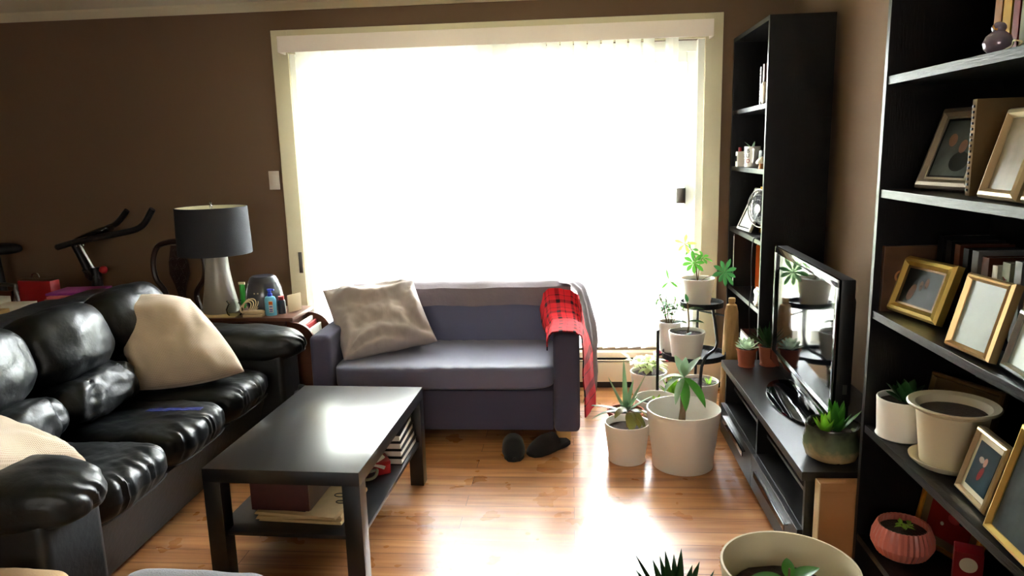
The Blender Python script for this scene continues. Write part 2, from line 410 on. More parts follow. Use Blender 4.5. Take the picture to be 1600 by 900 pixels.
def leaf(bm, base, d, L_, W, droop=.3, up=(0, 0, 1), k=7, shape='oval', fold=.15, thick=0):
    """one leaf blade starting at base along d"""
    base = V(base); d = V(d).normalized(); up = V(up)
    if abs(d.dot(up.normalized())) > .95: up = V((.3, .9, .1))
    s = d.cross(up).normalized(); nn_ = s.cross(d).normalized()
    p = base.copy(); vs = []
    dirv = d.copy()
    for i in range(k+1):
        t = i/k
        if shape == 'oval': w = W*math.sin(PI*min(1, t**.85))**.8*.5 if 0 < t < 1 else .0004
        elif shape == 'blade': w = W*.5*(1-t)**.55*(.75+.25*math.sin(PI*t)) + .0003
        elif shape == 'obov': w = W*.5*math.sin(PI*t**1.5)**.8 if 0 < t < 1 else .0006
        else: w = W*.5
        if w != w: w = .0004
        if shape == 'blade' and thick:
            vs.append([bm.verts.new(p-s*w), bm.verts.new(p-nn_*w*.55), bm.verts.new(p+s*w), bm.verts.new(p+nn_*w*.15)])
        else:
            vs.append([bm.verts.new(p-s*w+nn_*w*fold*2), bm.verts.new(p), bm.verts.new(p+s*w+nn_*w*fold*2)])
        dirv = (dirv-V((0, 0, 1))*droop/k).normalized()
        nn_ = s.cross(dirv).normalized()
        p = p+dirv*(L_/k)
    for A, B in zip(vs, vs[1:]):
        m_ = len(A)
        rng = range(m_) if m_ == 4 else range(m_-1)
        for j in rng: bm.faces.new((A[j], A[(j+1) % m_], B[(j+1) % m_], B[j]))
def prism(bm, poly, axis, a, b):
    """extrude 2-D polygon along axis from a to b"""
    def pt(p, w):
        return {'x': (w, p[0], p[1]), 'y': (p[0], w, p[1]), 'z': (p[0], p[1], w)}[axis]
    t = bmesh.new()
    A = [t.verts.new(pt(p, a)) for p in poly]; B = [t.verts.new(pt(p, b)) for p in poly]
    t.faces.new(A); t.faces.new(B[::-1])
    for i in range(len(poly)):
        j = (i+1) % len(poly); t.faces.new((A[i], A[j], B[j], B[i]))
    bmesh.ops.recalc_face_normals(t, faces=t.faces[:])
    join(bm, t)

def obj(name, bm, material, parent=None, smooth=True, kind=None, label=None, ang=40):
    me = bpy.data.meshes.new(name); bm.to_mesh(me); bm.free()
    me.materials.append(M[material] if isinstance(material, str) else material)
    if smooth:
        for p_ in me.polygons: p_.use_smooth = True
        try: me.set_sharp_from_angle(angle=math.radians(ang))
        except Exception: pass
    o = bpy.data.objects.new(name, me); COL.objects.link(o)
    if parent: o.parent = parent
    if kind: o['kind'] = kind
    if label: o['label'] = label
    return o
def thing(name, label, cat, loc=(0, 0, 0), rz=0, group=None, rot=None):
    o = bpy.data.objects.new(name, None); COL.objects.link(o); o.empty_display_size = .05
    o.location = loc; o.rotation_euler = rot if rot else (0, 0, rz)
    o['label'] = label; o['category'] = cat
    if group: o['group'] = group
    return o
def tag(o, label, cat, group=None, kind=None):
    o['label'] = label; o['category'] = cat
    if group: o['group'] = group
    if kind: o['kind'] = kind
    return o
def B_(*a, **k):
    bm = nb_(); box(bm, *a, **k); return bm
def Lt(*a, **k):
    bm = nb_(); lathe(bm, *a, **k); return bm
def Tb(*a, **k):
    bm = nb_(); tube(bm, *a, **k); return bm
def Pf(*a, **k):
    bm = nb_(); puff(bm, *a, **k); return bm
def lettering(name, s, size, loc, rot, material, parent, ext=.0006, align='CENTER'):
    cu = bpy.data.curves.new(name, 'FONT'); cu.body = s; cu.size = size; cu.extrude = ext
    cu.align_x = align; cu.align_y = 'CENTER'; cu.materials.append(M[material])
    if not s.strip(): return None
    tmp = bpy.data.objects.new('tmp', cu); COL.objects.link(tmp)
    bpy.context.view_layer.update()
    me = bpy.data.meshes.new_from_object(tmp.evaluated_get(bpy.context.evaluated_depsgraph_get())); bpy.data.objects.remove(tmp)
    me.name = name
    if not me.materials: me.materials.append(M[material])
    o = bpy.data.objects.new(name, me); COL.objects.link(o); o.parent = parent; o.location = loc; o.rotation_euler = rot
    return o
def gz(p, a): # rotate (x,y) by a
    return (p[0]*math.cos(a)-p[1]*math.sin(a), p[0]*math.sin(a)+p[1]*math.cos(a))

# ------------------------------------------------------------------ camera
yaw, pitch, roll = -0.08381183, 0.18599707, -0.02617819
cy, sy, cp, sp_, cr_, sr = math.cos(yaw), math.sin(yaw), math.cos(pitch), math.sin(pitch), math.cos(roll), math.sin(roll)
Bm = Matrix(((1, 0, 0), (0, 0, -1), (0, 1, 0)))
R = Matrix(((cr_, -sr, 0), (sr, cr_, 0), (0, 0, 1))) @ Matrix(((1, 0, 0), (0, cp, -sp_), (0, sp_, cp))) @ Bm @ Matrix(((cy, -sy, 0), (sy, cy, 0), (0, 0, 1)))
cam = bpy.data.cameras.new('camera'); cam.sensor_width = 36; cam.lens = 1133.3/1600*36; cam.clip_start = .02
co = bpy.data.objects.new('camera', cam); COL.objects.link(co)
rt, dn, fw = R[0], R[1], R[2]
co.matrix_world = Matrix(((rt[0], -dn[0], -fw[0], 0), (rt[1], -dn[1], -fw[1], 0), (rt[2], -dn[2], -fw[2], 1.485), (0, 0, 0, 1)))
scene.camera = co

# ------------------------------------------------------------------ world and light
w = bpy.data.worlds.new('overcast_sky'); scene.world = w; w.use_nodes = True
WN = w.node_tree.nodes; WL = w.node_tree.links
bg = WN['Background']; bg.inputs['Strength'].default_value = 16.0
sky = WN.new('ShaderNodeTexSky'); sky.sky_type = 'HOSEK_WILKIE'; sky.turbidity = 9; sky.sun_direction = (0.2, .5, .8)
mxw = WN.new('ShaderNodeMix'); mxw.data_type = 'RGBA'; mxw.inputs[0].default_value = .93; mxw.inputs[7].default_value = (.90, .96, 1, 1)
WL.new(sky.outputs[0], mxw.inputs[6]); WL.new(mxw.outputs[2], bg.inputs['Color'])
scene.view_settings.view_transform = 'Standard'; scene.view_settings.look = 'None'
scene.view_settings.gamma = 1; scene.view_settings.exposure = 2.85; scene.view_settings.use_curve_mapping = False
scene.cycles.max_bounces = 10; scene.cycles.diffuse_bounces = 6; scene.cycles.glossy_bounces = 5; scene.cycles.transparent_max_bounces = 12
scene.cycles.use_denoising = True; scene.cycles.sample_clamp_indirect = 12
scene.cycles.caustics_reflective = False; scene.cycles.caustics_refractive = False

# ------------------------------------------------------------------ room shell
FILL = 8
S = 'structure'
XW, XL, YB, YW, ZC = 1.28, -4.7, -2.6, 4.48, 2.40
obj('floor', B_(XL, XW, YB, YW+.02, -.1, 0), 'floor', kind=S, smooth=False)
obj('ceiling', B_(XL-.1, XW+.1, YB-.1, YW+.1, ZC, ZC+.1), 'ceiling', kind=S, smooth=False)
WX0, WX1, WZ0, WZ1 = -1.70, .785, .245, 2.10
bm = nb_()
for a in ((XL-.1, WX0, 0, ZC), (WX1, XW+.1, 0, ZC), (WX0, WX1, 0, WZ0), (WX0, WX1, WZ1, ZC)):
    box(bm, a[0], a[1], YW, YW+.16, a[2], a[3])
obj('wall_window', bm, 'wall', kind=S, smooth=False)
obj('wall_right', B_(XW, XW+.1, YB-.1, YW+.1, 0, ZC), 'wall', kind=S, smooth=False)
obj('wall_left', B_(XL-.1, XL, YB-.1, YW+.1, 0, ZC), 'wall', kind=S, smooth=False)
obj('wall_back', B_(XL-.1, XW+.1, YB-.1, YB, 0, ZC), 'wall', kind=S, smooth=False)
# crown moulding
bm = nb_()
prism(bm, [(YW, 2.352), (YW-.012, 2.352), (YW-.02, 2.362), (YW-.045, 2.385), (YW-.05, 2.40), (YW, 2.40)], 'x', XL, XW)
obj('trim_1', bm, 'trim', kind=S, smooth=False)
bm = nb_(); prism(bm, [(XW, 2.352), (XW-.012, 2.352), (XW-.045, 2.385), (XW-.05, 2.40), (XW, 2.40)], 'y', YB, YW)
obj('trim_2', bm, 'trim', kind=S, smooth=False)
obj('baseboard_right', B_(XW-.012, XW, YB, YW, 0, .09, .003), 'trim', kind=S, smooth=False)
obj('baseboard_window', B_(XL, -1.86, YW-.012, YW, 0, .09, .003), 'trim', kind=S, smooth=False)

# window_1: sliding patio window, casing, frame, panes
win = obj('window_1', B_(WX0, WX1, YW+.02, YW+.15, WZ0-.002, WZ0+.03), 'vinyl', kind=S, smooth=False)
bm = nb_()
for a in ((-1.80, WX0, .235, 2.24), (WX1, .886, .235, 2.24), (WX0, WX1, WZ1, 2.24)):
    box(bm, a[0], a[1], YW-.018, YW, a[2], a[3], .003)
obj('casing', bm, 'trim', win, smooth=False)
bm = nb_()
for x0, x1, y0, y1 in ((WX0, -1.665, 0, .14), (.748, WX1, 0, .14)):
    box(bm, x0, x1, YW+y0, YW+y1, WZ0+.02, WZ1)
box(bm, WX0+.036, WX1-.038, YW+.05, YW+.139, WZ1-.06, WZ1)
obj('window_frame', bm, 'vinyl', win, smooth=False)
for x0, x1, yy in ((-1.665, -.42, .10), (-.50, .748, .065)):
    bm = nb_()
    st = .055
    box(bm, x0, x0+st, YW+yy, YW+yy+.03, WZ0+.03, WZ1-.06, .003); box(bm, x1-st, x1, YW+yy, YW+yy+.03, WZ0+.03, WZ1-.06, .003)
    box(bm, x0+st, x1-st, YW+yy+.001, YW+yy+.029, WZ0+.03, WZ0+.10); box(bm, x0+st, x1-st, YW+yy+.001, YW+yy+.029, WZ1-.12, WZ1-.06)
    s_ = obj('sash', bm, 'vinyl', win, smooth=False)
    obj('pane', B_(x0+st, x1-st, YW+yy+.012, YW+yy+.018, WZ0+.10, WZ1-.12), 'glass', s_, smooth=False)
h_ = obj('sash_latch', B_(.632, .688, YW-.02, YW+.063, 1.15, 1.245, .004), 'steel', win)
obj('jamb_latch', B_(-1.736, -1.712, YW-.022, YW-.016, .755, .89, .002), 'steel', win)

# made-up window panel, unseen behind the viewer, with an added fill light
w2 = obj('added_window_panel', B_(-1.5, .9, YB, YB+.02, .85, 2.15), 'vinyl', kind=S, smooth=False)
bm = nb_(); box(bm, -1.55, -1.45, YB, YB+.04, .8, 2.2); box(bm, .85, .95, YB, YB+.04, .8, 2.2); box(bm, -1.45, .85, YB, YB+.039, 2.1, 2.199); box(bm, -1.45, .85, YB, YB+.06, .801, .9)
obj('casing', bm, 'trim', w2, smooth=False)
ld = bpy.data.lights.new('back_fill_light', 'AREA'); ld.shape = 'RECTANGLE'; ld.size = 2.3; ld.size_y = 1.2; ld.energy = FILL; ld.color = (1, .97, .95); ld.spread = math.radians(110)
lo = bpy.data.objects.new('back_fill_light', ld); COL.objects.link(lo); lo.location = (-.3, YB+.05, 1.5); lo.rotation_euler = (PI/2, 0, PI)
# vertical blinds
bl = thing('vertical_blind', 'sheer cream vertical blind hanging across the bright window', 'window blind', (-.45, 4.40, 2.10))
bm = nb_(); box(bm, -1.27, 1.262, -.048, -.040, -.005, .088, .002); box(bm, -1.27, -1.262, -.040, .06, -.005, .08); box(bm, 1.254, 1.262, -.040, .06, -.005, .08); box(bm, -1.27, 1.262, -.04, .06, .08, .088)
obj('valance', bm, 'valance', bl, smooth=False)
obj('head_rail', B_(-1.24, 1.235, -.015, .03, .02, .06, .003), 'vinyl', bl)
def slat(x, ang, w_=.089):
    bm = nb_()
    def f(u, v):
        a = (u-.5)*w_; cz = .006*(1-(2*u-1)**2)
        X_, Y_ = gz((a, -cz), ang)
        return (x+.45+X_, .0+Y_, .018-v*1.845)
    surf(bm, f, 6, 2)
    obj('slat', bm, 'blind', bl)
x = -1.585; i = 0
while x < .50:
    t = (x+1.6)/2.1
    slat(x, .56+.04*math.sin(i*1.7)+.12*max(0, t-.6)/.4); x += .0785; i += 1
slat(.585, -.15, .07); slat(.595, .25, .06)

# baseboard heater
ht = thing('baseboard_heater', 'long cream baseboard heater with dark slot under the window', 'heater', (0, 4.42, 0))
bm = nb_(); box(bm, -1.85, .92, -.015, .055, .045, .172, .004)
obj('cover', bm, 'heater', ht)
obj('top_plate', B_(-1.85, .92, -.005, .058, .200, .234, .003), 'heater', ht)
obj('lip', B_(-1.85, .92, -.018, .01, .1815, .186, .001), 'heater', ht)
obj('slot', B_(-1.84, .91, .0, .055, .171, .201), 'dark_slot', ht, smooth=False)
obj('toe_kick', B_(-1.85, .92, .012, .055, 0, .046), 'kick', ht, smooth=False)

# light switch
sw = thing('light_switch', 'small white light switch plate beside the left window casing', 'light switch', (-1.858, YW, 1.345))
obj('plate', B_(-.034, .034, -.007, 0, -.058, .058, .003), 'switch', sw)
obj('rocker', B_(-.016, .016, -.011, -.006, -.033, .033, .002), 'switch', sw)

# balcony outside: slab, railing, hedge
obj('trim_3', B_(-4.5, 3.5, YW+.16, YW+1.9, .05, .12), 'outdoor_floor', kind=S, smooth=False)
rl = thing('balcony_railing', 'grey balcony railing outside the window', 'railing', (-.4, YW+1.8, .12))
obj('top_rail', B_(-4, 4, -.02, .02, .88, .92, .004), 'rail', rl)
obj('bottom_rail', B_(-4, 4, -.015, .015, .08, .11, .004), 'rail', rl)
for i in range(33):
    obj('baluster', B_(-4+i*.25-.01, -4+i*.25+.01, -.01, .01, 0, .9), 'rail', rl, smooth=False)
def hdef(co_, d): return co_+d*.5*noise.fractal(co_*1.2, 1, 2, 4)
hd = obj('garden_hedge', Pf((0, YW+7, .5), (9, 1.2, 1.3), 5, 30, deform=hdef), 'hedge'); tag(hd, 'green hedge beyond the balcony railing', 'hedge')
obj('ground', B_(-30, 30, YW+1.9, YW+40, -.9, -.8), 'outdoor_floor', kind=S, smooth=False)

# ------------------------------------------------------------------ coffee table
ct = thing('coffee_table', 'low black rectangular coffee table with lower shelf in front of both sofas', 'coffee table', (-.972, 2.659, 0), math.radians(-2.2))
hx, hy = .2775, .447
obj('tabletop', B_(-hx, hx, -hy, hy, .40, .45, .002), 'tabletop', ct, ang=30)
for sx in (-1, 1):
    for s_ in (-1, 1):
        obj('leg', B_(*sorted((sx*hx, sx*(hx-.062))), *sorted((s_*hy, s_*(hy-.062))), 0, .402, .002), 'tabletop', ct, ang=30)
obj('shelf', B_(-hx+.012, hx-.012, -hy+.02, hy-.02, .195, .21, .002), 'tabletop', ct, ang=30)

def local_ct(x, y): # world -> nothing, helper for items on the shelf: table frame to world
    a = math.radians(-2.2); X_, Y_ = gz((x, y), a); return (-.972+X_, 2.659+Y_)
ZS = .2106
bx = thing('cardboard_box', 'dark maroon printed box on the newspapers under the coffee table', 'box', (*local_ct(-.04, -.235), ZS+.034), math.radians(-2))
bm = nb_(); box(bm, -.13, .085, -.10, .10, 0, .115, .002); obj('carton', bm, 'maroonbox', bx)
obj('end_flap', B_(.086, .089, -.098, .098, .002, .113), 'boxend', bx, smooth=False, label='greyish end panel')
for k, (dx, dy, a, z) in enumerate(((.02, -.22, -4, 0), (.0, -.215, 2, .012), (.01, -.225, -7, .023))):
    X_, Y_ = local_ct(dx, dy)
    lab = ('folded newspaper at the bottom of the pile under the table', 'folded newspaper in the middle of the pile under the table', 'folded newspaper on top of the pile, right under the maroon box')[k]
    nw = thing('newspaper', lab, 'newspaper', (X_, Y_, ZS+z), math.radians(a), 'newspapers on the coffee table shelf')
    bm = nb_()
    for q in range(4): box(bm, -.155+.002*q, .155-.001*q, -.135, .135+.001*q, .0025*q, .0025*q+.0022)
    obj('pages', bm, 'newsprint', nw, smooth=False)
    bm = nb_()
    if k == 2:
        for (cx, cy_, r) in ((.10, .03, .022), (.12, .08, .022), (.125, -.02, .018)):
            tube(bm, [(cx+r*math.cos(t), cy_+r*.6*math.sin(t), .0105) for t in [i*PI/7 for i in range(14)]], .002, 5, closed=True)
    for q in range(6): box(bm, -.13, .03, -.11+q*.04, -.1+q*.04, .0096, .0102)
    obj('print', bm, 'ink', nw, smooth=False)
X_, Y_ = local_ct(.18, .085)
rb = thing('red_box', 'small red box on the coffee table shelf', 'box', (X_, Y_, ZS), .5)
obj('carton', B_(-.03, .03, -.045, .045, 0, .05, .004), 'red', rb); obj('lid', B_(-.031, .031, -.046, .046, .04, .055, .004), 'darkred', rb)
bm = nb_(); surf(bm, lambda u, v: (X_-.12+u*.15, Y_-.08+v*.07+.02*u, ZS+.03+.045*math.sin(u*3)*(.5+v)), 10, 5, .001)
tag(obj('crumpled_wrapper', bm, 'paper'), 'crumpled white and green wrapper beside the small red box', 'wrapper')
bm = nb_(); tube(bm, smoothpath([(X_-.16, Y_-.10, ZS+.012), (X_-.05, Y_-.05, ZS+.012), (X_+.0, Y_-.06, ZS+.03), (X_-.01, Y_-.1, ZS+.012), (X_-.1, Y_-.13, ZS+.012)]), .006, 8)
tag(obj('white_cable', bm, 'green_book'), 'pale cable coiled on the coffee table shelf', 'cable')
for k in range(4):
    X_, Y_ = local_ct(.165, .27)
    hb = thing('hardcover_book', ('lowest dark book', 'second dark book from the bottom', 'third dark book from the bottom', 'topmost dark book')[k]+' in the coffee table shelf stack', 'book', (X_-.004*k, Y_, ZS+.033*k), math.radians(-2+k), 'books on the coffee table shelf')
    obj('cover', B_(-.09, .09, -.13, .13, 0, .004, .001), 'black_book', hb); c2 = obj('cover', B_(-.09, .09, -.13, .13, .027, .031, .001), 'black_book', hb)
    obj('pages', B_(-.087, .086, -.127, .127, .004, .027), 'paper', hb, smooth=False)

# ------------------------------------------------------------------ grey loveseat
ls = thing('grey_loveseat', 'slate grey fabric loveseat in front of the window', 'loveseat', (-.652, 3.90, 0))
def lp(x): return x+.652
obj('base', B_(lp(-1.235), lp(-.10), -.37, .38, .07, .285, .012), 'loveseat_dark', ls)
bm = nb_()
def seatd(co_, d):
    if d.z > .3: co_ = co_+V((0, 0, .004*math.sin((co_.x*1.1+co_.y*.5)*58+4*noise.noise(co_*5))*max(0, 1-abs(co_.x+.02)*2.6)))
    return co_
puff(bm, (0.0-.0155, -.10, .355), (.575, .30, .066), 9, 40, deform=seatd)
obj('seat_cushion', bm, 'loveseat', ls)
for x0, x1 in ((-1.345, -1.237), (-.098, .035)):
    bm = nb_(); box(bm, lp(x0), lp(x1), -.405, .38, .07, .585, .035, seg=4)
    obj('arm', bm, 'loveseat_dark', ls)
def bkd(co_, d): return V((co_.x, co_.y+max(0, co_.z)*.10, co_.z))
bm = nb_(); puff(bm, (0.0-.0155, .24, .51), (.585, .11, .215), 8, 24, deform=bkd)
obj('backrest', bm, 'loveseat', ls)
for x in (-1.29, -.05):
    for y in (-.33, .33):
        obj('leg', B_(lp(x)-.038, lp(x)+.038, y-.03, y+.03, 0, .072, .003), 'lightwood', ls)
# sheet draped over the back
bm = nb_()
def shf(u, v):
    x = -1.27+u*1.265
    # section: front hem -> over top -> down behind
    path = [(4.005, .625), (4.02, .68), (4.035, .722), (4.08, .745), (4.18, .752), (4.27, .742), (4.295, .70), (4.30, .55), (4.30, .40)]
    s = v*(len(path)-1); i = min(int(s), len(path)-2); f_ = s-i
    y = path[i][0]*(1-f_)+path[i+1][0]*f_; z = path[i][1]*(1-f_)+path[i+1][1]*f_
    wv = noise.noise(V((x*9, y*6, z*5)))
    edge = 1-v*3 if v < .33 else 0
    return (x, y-.012-.006*wv, z+.006+.008*wv+edge*.004*math.sin(x*14))
surf(bm, shf, 60, 24, .003)
bsh = tag(obj('bed_sheet', bm, 'sheet'), 'taupe sheet draped over the back of the loveseat', 'sheet')
bm = nb_()
def sh2(u, v):  # corner hanging down at the right end of the back
    path = [(-.06, .755), (.0, .745), (.045, .70), (.062, .60), (.075, .48), (.082, .38), (.07, .30), (.075, .18), (.06, .10)]
    s = u*(len(path)-1); i = min(int(s), len(path)-2); f_ = s-i
    x = path[i][0]*(1-f_)+path[i+1][0]*f_; z = path[i][1]*(1-f_)+path[i+1][1]*f_
    y = 4.02+v*(.26-.12*u)+.02*noise.noise(V((x*5, v*6, z*4)))
    return (x+.07*v*min(1, u*2)+.01*math.sin(v*13+z*6)-.005, y, z-.10*abs(v-.5)*(u > .9))
surf(bm, sh2, 30, 16, .003)
obj('hanging_corner', bm, 'sheet', bsh)
# plaid blanket over the right arm
bm = nb_()
def pl(u, v):
    path = [(-.128, .50), (-.122, .56), (-.10, .597), (-.04, .604), (.02, .598), (.045, .575), (.05, .50), (.052, .38), (.056, .26), (.06, .15)]
    s = u*(len(path)-1); i = min(int(s), len(path)-2); f_ = s-i
    x = path[i][0]*(1-f_)+path[i+1][0]*f_; z = path[i][1]*(1-f_)+path[i+1][1]*f_
    y = 3.485+v*.47
    if u > .55: y = 3.49+v*(.40-.22*(u-.55)/.45); x += .055*v*min(1, (u-.55)/.2)
    r = max(0, (v-.55)/.45)
    if u < .62: z += .14*r*r*(1-u*.4); x += -.02*r; x += (1-min(1, u*3))*(-.03*r)
    if u < .12: z += .03*math.sin(v*5)
    wv = noise.noise(V((x*12, y*7, z*8)))
    x += .008*wv; z += .008*abs(wv)
    return (x+(.004 if u > .5 else -.004), y, z+.006)
surf(bm, pl, 48, 34, .007)
tag(obj('plaid_blanket', bm, 'plaid'), 'red and black plaid blanket draped over the loveseat arm', 'blanket')
# taupe pillow
pw = obj('bed_pillow', nb_(), 'pillow') if False else None
bm = nb_(); pillow4(bm, (-1.20, 3.60, .425), (-.735, 3.80, .475), (-.90, 4.00, .78), (-1.405, 3.93, .74), .10, .026, 8, 56, 3, pin=.03)
bp = obj('bed_pillow', bm, 'pillow', ang=60); tag(bp, 'rumpled taupe bed pillow leaning in the loveseat corner', 'pillow')

# slippers
def slipper(x, y, a, lab):
    s_ = thing('slipper', lab, 'slipper', (x, y, 0), a, 'slippers in front of the loveseat')
    out = [(0, -.135), (.035, -.125), (.052, -.09), (.055, -.04), (.045, .03), (.042, .09), (.03, .125), (0, .132), (-.03, .125), (-.038, .09), (-.036, .03), (-.046, -.04), (-.046, -.09), (-.03, -.125)]
    bm = nb_(); prism(bm, out, 'z', 0, .022); bmesh.ops.bevel(bm, geom=[e_ for e_ in bm.edges], offset=.004, segments=2, affect='EDGES')
    obj('sole', bm, 'rubber', s_)
    bm = nb_(); prism(bm, [(p_[0]*.9, p_[1]*.93) for p_ in out], 'z', .02, .028); obj('footbed', bm, 'felt', s_)
    bm = nb_()
    def up(u, v):
        yy = -.134+v*.165; k = max(0, 1-((yy+.03)/.105)**2)**.5 if yy < -.03 else 1
        wx = (.054 if yy < -.03 else .054-.06*(yy+.03))*max(k, .02)
        th = PI*u
        hgt = (.030+.034*min(1, (yy+.134)/.1))*max(k, .25)
        return (math.cos(th)*wx+.003, yy, .018+math.sin(th)**.8*hgt)
    surf(bm, up, 18, 14, .004); obj('upper', bm, 'felt', s_)
slipper(-.305, 3.425, .12, 'black clog slipper pointing straight at the viewer, nearest the table')
slipper(-.125, 3.455, -.82, 'black clog slipper turned sideways, beside the other slipper')

# ------------------------------------------------------------------ black leather sofa
so = thing('leather_sofa', 'long black leather three-seat sofa with puffy back cushions', 'sofa', (-1.95, 2.72, 0), 0)
sx_ = lambda x: x+1.95
sy_ = lambda y: y-2.72
bm = nb_()
prism(bm, [(sx_(-1.575), .29), (sx_(-1.66), .03), (sx_(-2.40), .03), (sx_(-2.42), .34), (sx_(-1.60), .34)], 'y', sy_(1.86), sy_(3.58))
obj('base', bm, 'leather_base', so)
bm = nb_(); puff(bm, (sx_(-2.32), 0, .46), (.13, .97, .42), 5, 26, wr=.012, ws=5)
obj('back_frame', bm, 'leather', so)
ys = [(2.03, 2.49), (2.495, 2.955), (2.96, 3.42)]
def seatdef(seed):
    def f(co_, d):
        # front roll with radiating creases
        fr = max(0, (co_.x-.12)/.17)
        if fr > 0: co_ = co_+V((1, 0, .6)).normalized()*(.0045*min(1, fr)*math.sin(co_.y*120+seed+7*noise.noise(V((co_.x*9, co_.y*12, seed)))))
        if d.z > .4: co_ = co_-V((0, 0, .012*math.exp(-((co_.x+.05)**2+co_.y**2)/.02)))
        if d.x > .3 and co_.z < 0: co_.x -= .05*(-co_.z/.1)
        return co_
    return f
for i, (a, b) in enumerate(ys):
    bm = nb_(); puff(bm, (sx_(-1.775), sy_((a+b)/2), .37), (.285, (b-a)/2, .095), 4.2, 46, wr=.008, ws=9, deform=seatdef(i*2.1), seed=i)
    sc = obj('seat_cushion', bm, 'leather', so)
    pts = []
    for k in range(17):
        yy = a+.03+(b-a-.06)*k/16; pts.append((sx_(-1.519)-.02*abs(2*k/16-1)**4, sy_(yy), .318))
    obj('piping', Tb(pts, .0035, 6), 'leather_base', sc)
    def lumb(co_, d, s=i): return co_+d*.006*math.sin(co_.y*60+s+5*noise.noise(co_*7+V((s, 0, 0))))*(abs(co_.y) > .1)
    bm = nb_(); puff(bm, (sx_(-1.99), sy_((a+b)/2), .545), (.125, (b-a)/2+.004, .105), 2.7, 26, wr=.012, ws=10, deform=lumb, seed=i+4, M4=Matrix.Rotation(-.25, 4, 'Y'))
    obj('lumbar_roll', bm, 'leather', so)
    bm = nb_(); puff(bm, (sx_(-2.10), sy_((a+b)/2), .755), (.15, (b-a)/2+.012, .165), 2.7, 30, wr=.014, ws=5, seed=i+9, M4=Matrix.Rotation(-.28, 4, 'Y'))
    obj('back_cushion', bm, 'leather', so)
for k, (ya, yb) in enumerate(((1.72, 2.02), (3.425, 3.70))):
    def armd(co_, d):
        fr = max(0, (co_.x-.28)/.2)
        if d.z < -.2: co_.z *= .8
        co_ = co_+V((1, 0, .3)).normalized()*(.0045*min(1, fr)*math.sin(co_.y*95+co_.z*90+6*noise.noise(co_*12)))
        co_.z += .03*(-co_.x)*.3
        return co_
    bm = nb_(); puff(bm, (sx_(-1.865), sy_((ya+yb)/2), .525), (.475, (yb-ya)/2+.01, .105), 3.0, 42, wr=.008, ws=6, deform=armd, seed=k)
    obj('armrest', bm, 'leather', so)
    bm = nb_(); box(bm, sx_(-2.38), sx_(-1.475), sy_(ya+.025), sy_(yb-.02), .03, .50, .03, seg=3)
    obj('arm_panel', bm, 'leather_base', so)
# waffle cushions
bm = nb_(); pillow4(bm, (-1.95, 2.97, .475), (-1.54, 3.17, .50), (-1.84, 3.30, .825), (-2.105, 3.14, .862), .11, .012, 6, 44, 5, pin=-.10)
o = obj('throw_pillow', bm, 'waffle', ang=70); tag(o, 'cream waffle-knit pillow leaning in the far corner of the leather sofa', 'pillow', 'cream waffle-knit pillows')
bm = nb_(); pillow4(bm, (-1.60, 2.14, .50), (-1.66, 1.72, .655), (-2.10, 1.74, .74), (-2.04, 2.20, .67), .075, .01, 6, 36, 8)
o = obj('throw_pillow', bm, 'waffle', ang=70); tag(o, 'cream waffle-knit pillow lying against the near arm of the leather sofa', 'pillow', 'cream waffle-knit pillows')
# blue tape patch on the torn seat
bm = nb_()
surf(bm, lambda u, v: (-1.745+u*.215, 2.695+v*.032+u*.03+.006*noise.noise(V((u*9, v*4, 1))), .479-.004*u+.004*noise.noise(V((u*12, v*9, 3)))), 24, 5, .002)
tag(obj('tape_strip', bm, 'bluetape'), 'dark blue tape strip stuck across the torn middle seat of the leather sofa', 'tape')

# backpack on the floor
bk = thing('black_backpack', 'small black backpack on the floor between the two sofas', 'backpack', (-1.415, 3.545, 0))
bm = nb_(); puff(bm, (0, .035, .162), (.050, .085, .155), 2.8, 16, wr=.04, ws=12); obj('bag_body', bm, 'felt', bk)
bm = nb_(); tube(bm, smoothpath([(.0, -.02, .30), (.05, -.05, .25), (.06, -.05, .12), (.03, -.045, .03)]), .009, 6); obj('strap', bm, 'rubber', bk)
obj('buckle', B_(.04, .07, -.065, -.05, .20, .225, .003), 'chrome', bk)

# ------------------------------------------------------------------ end table with roll front
et = thing('end_table', 'brown wooden end table with slatted front and curved magazine rack side', 'end table', (-1.85, 3.96, 0))
ex = lambda x: x+1.85
obj('table_top', B_(-.32, ex(-1.525), -.20, .12, .60, .622, .004), 'brownwood', et)
bm = nb_(); box(bm, -.30, ex(-1.56), -.15, .11, .10, .60); obj('cabinet', bm, 'brownwood', et)
bm = nb_()
for k in range(13): tube(bm, [(-.29, -.158, .58-k*.034), (.27, -.158, .58-k*.034)], .016, 8)
obj('tambour_door', bm, 'brownwood', et)
for x in (-.28, .26):
    for y in (-.13, .09): obj('leg', B_(x-.02, x+.02, y-.02, y+.02, 0, .10, .003), 'brownwood', et)
prof = [(ex(-1.56), .10), (ex(-1.45), .10)]
for k in range(13):
    a = PI/2*k/12; prof.append((ex(-1.535)+.115*math.cos(a*1.0), .49+.10*math.sin(a)))
prof.append((ex(-1.56), .60))
for y0 in (-.185, .085):
    bm = nb_(); prism(bm, prof, 'y', y0, y0+.018); obj('rack_side', bm, 'darkwood' if False else 'brownwood', et)
bm = nb_(); prism(bm, [(ex(-1.54), .30), (ex(-1.455), .34), (ex(-1.445), .33), (ex(-1.45), .10), (ex(-1.54), .10)], 'y', -.165, .085)
obj('lit_rack_panel', bm, 'lightwood', et, label='wooden rack panel coloured pale as if lit')  # pale wood colour stands in for light falling on this panel
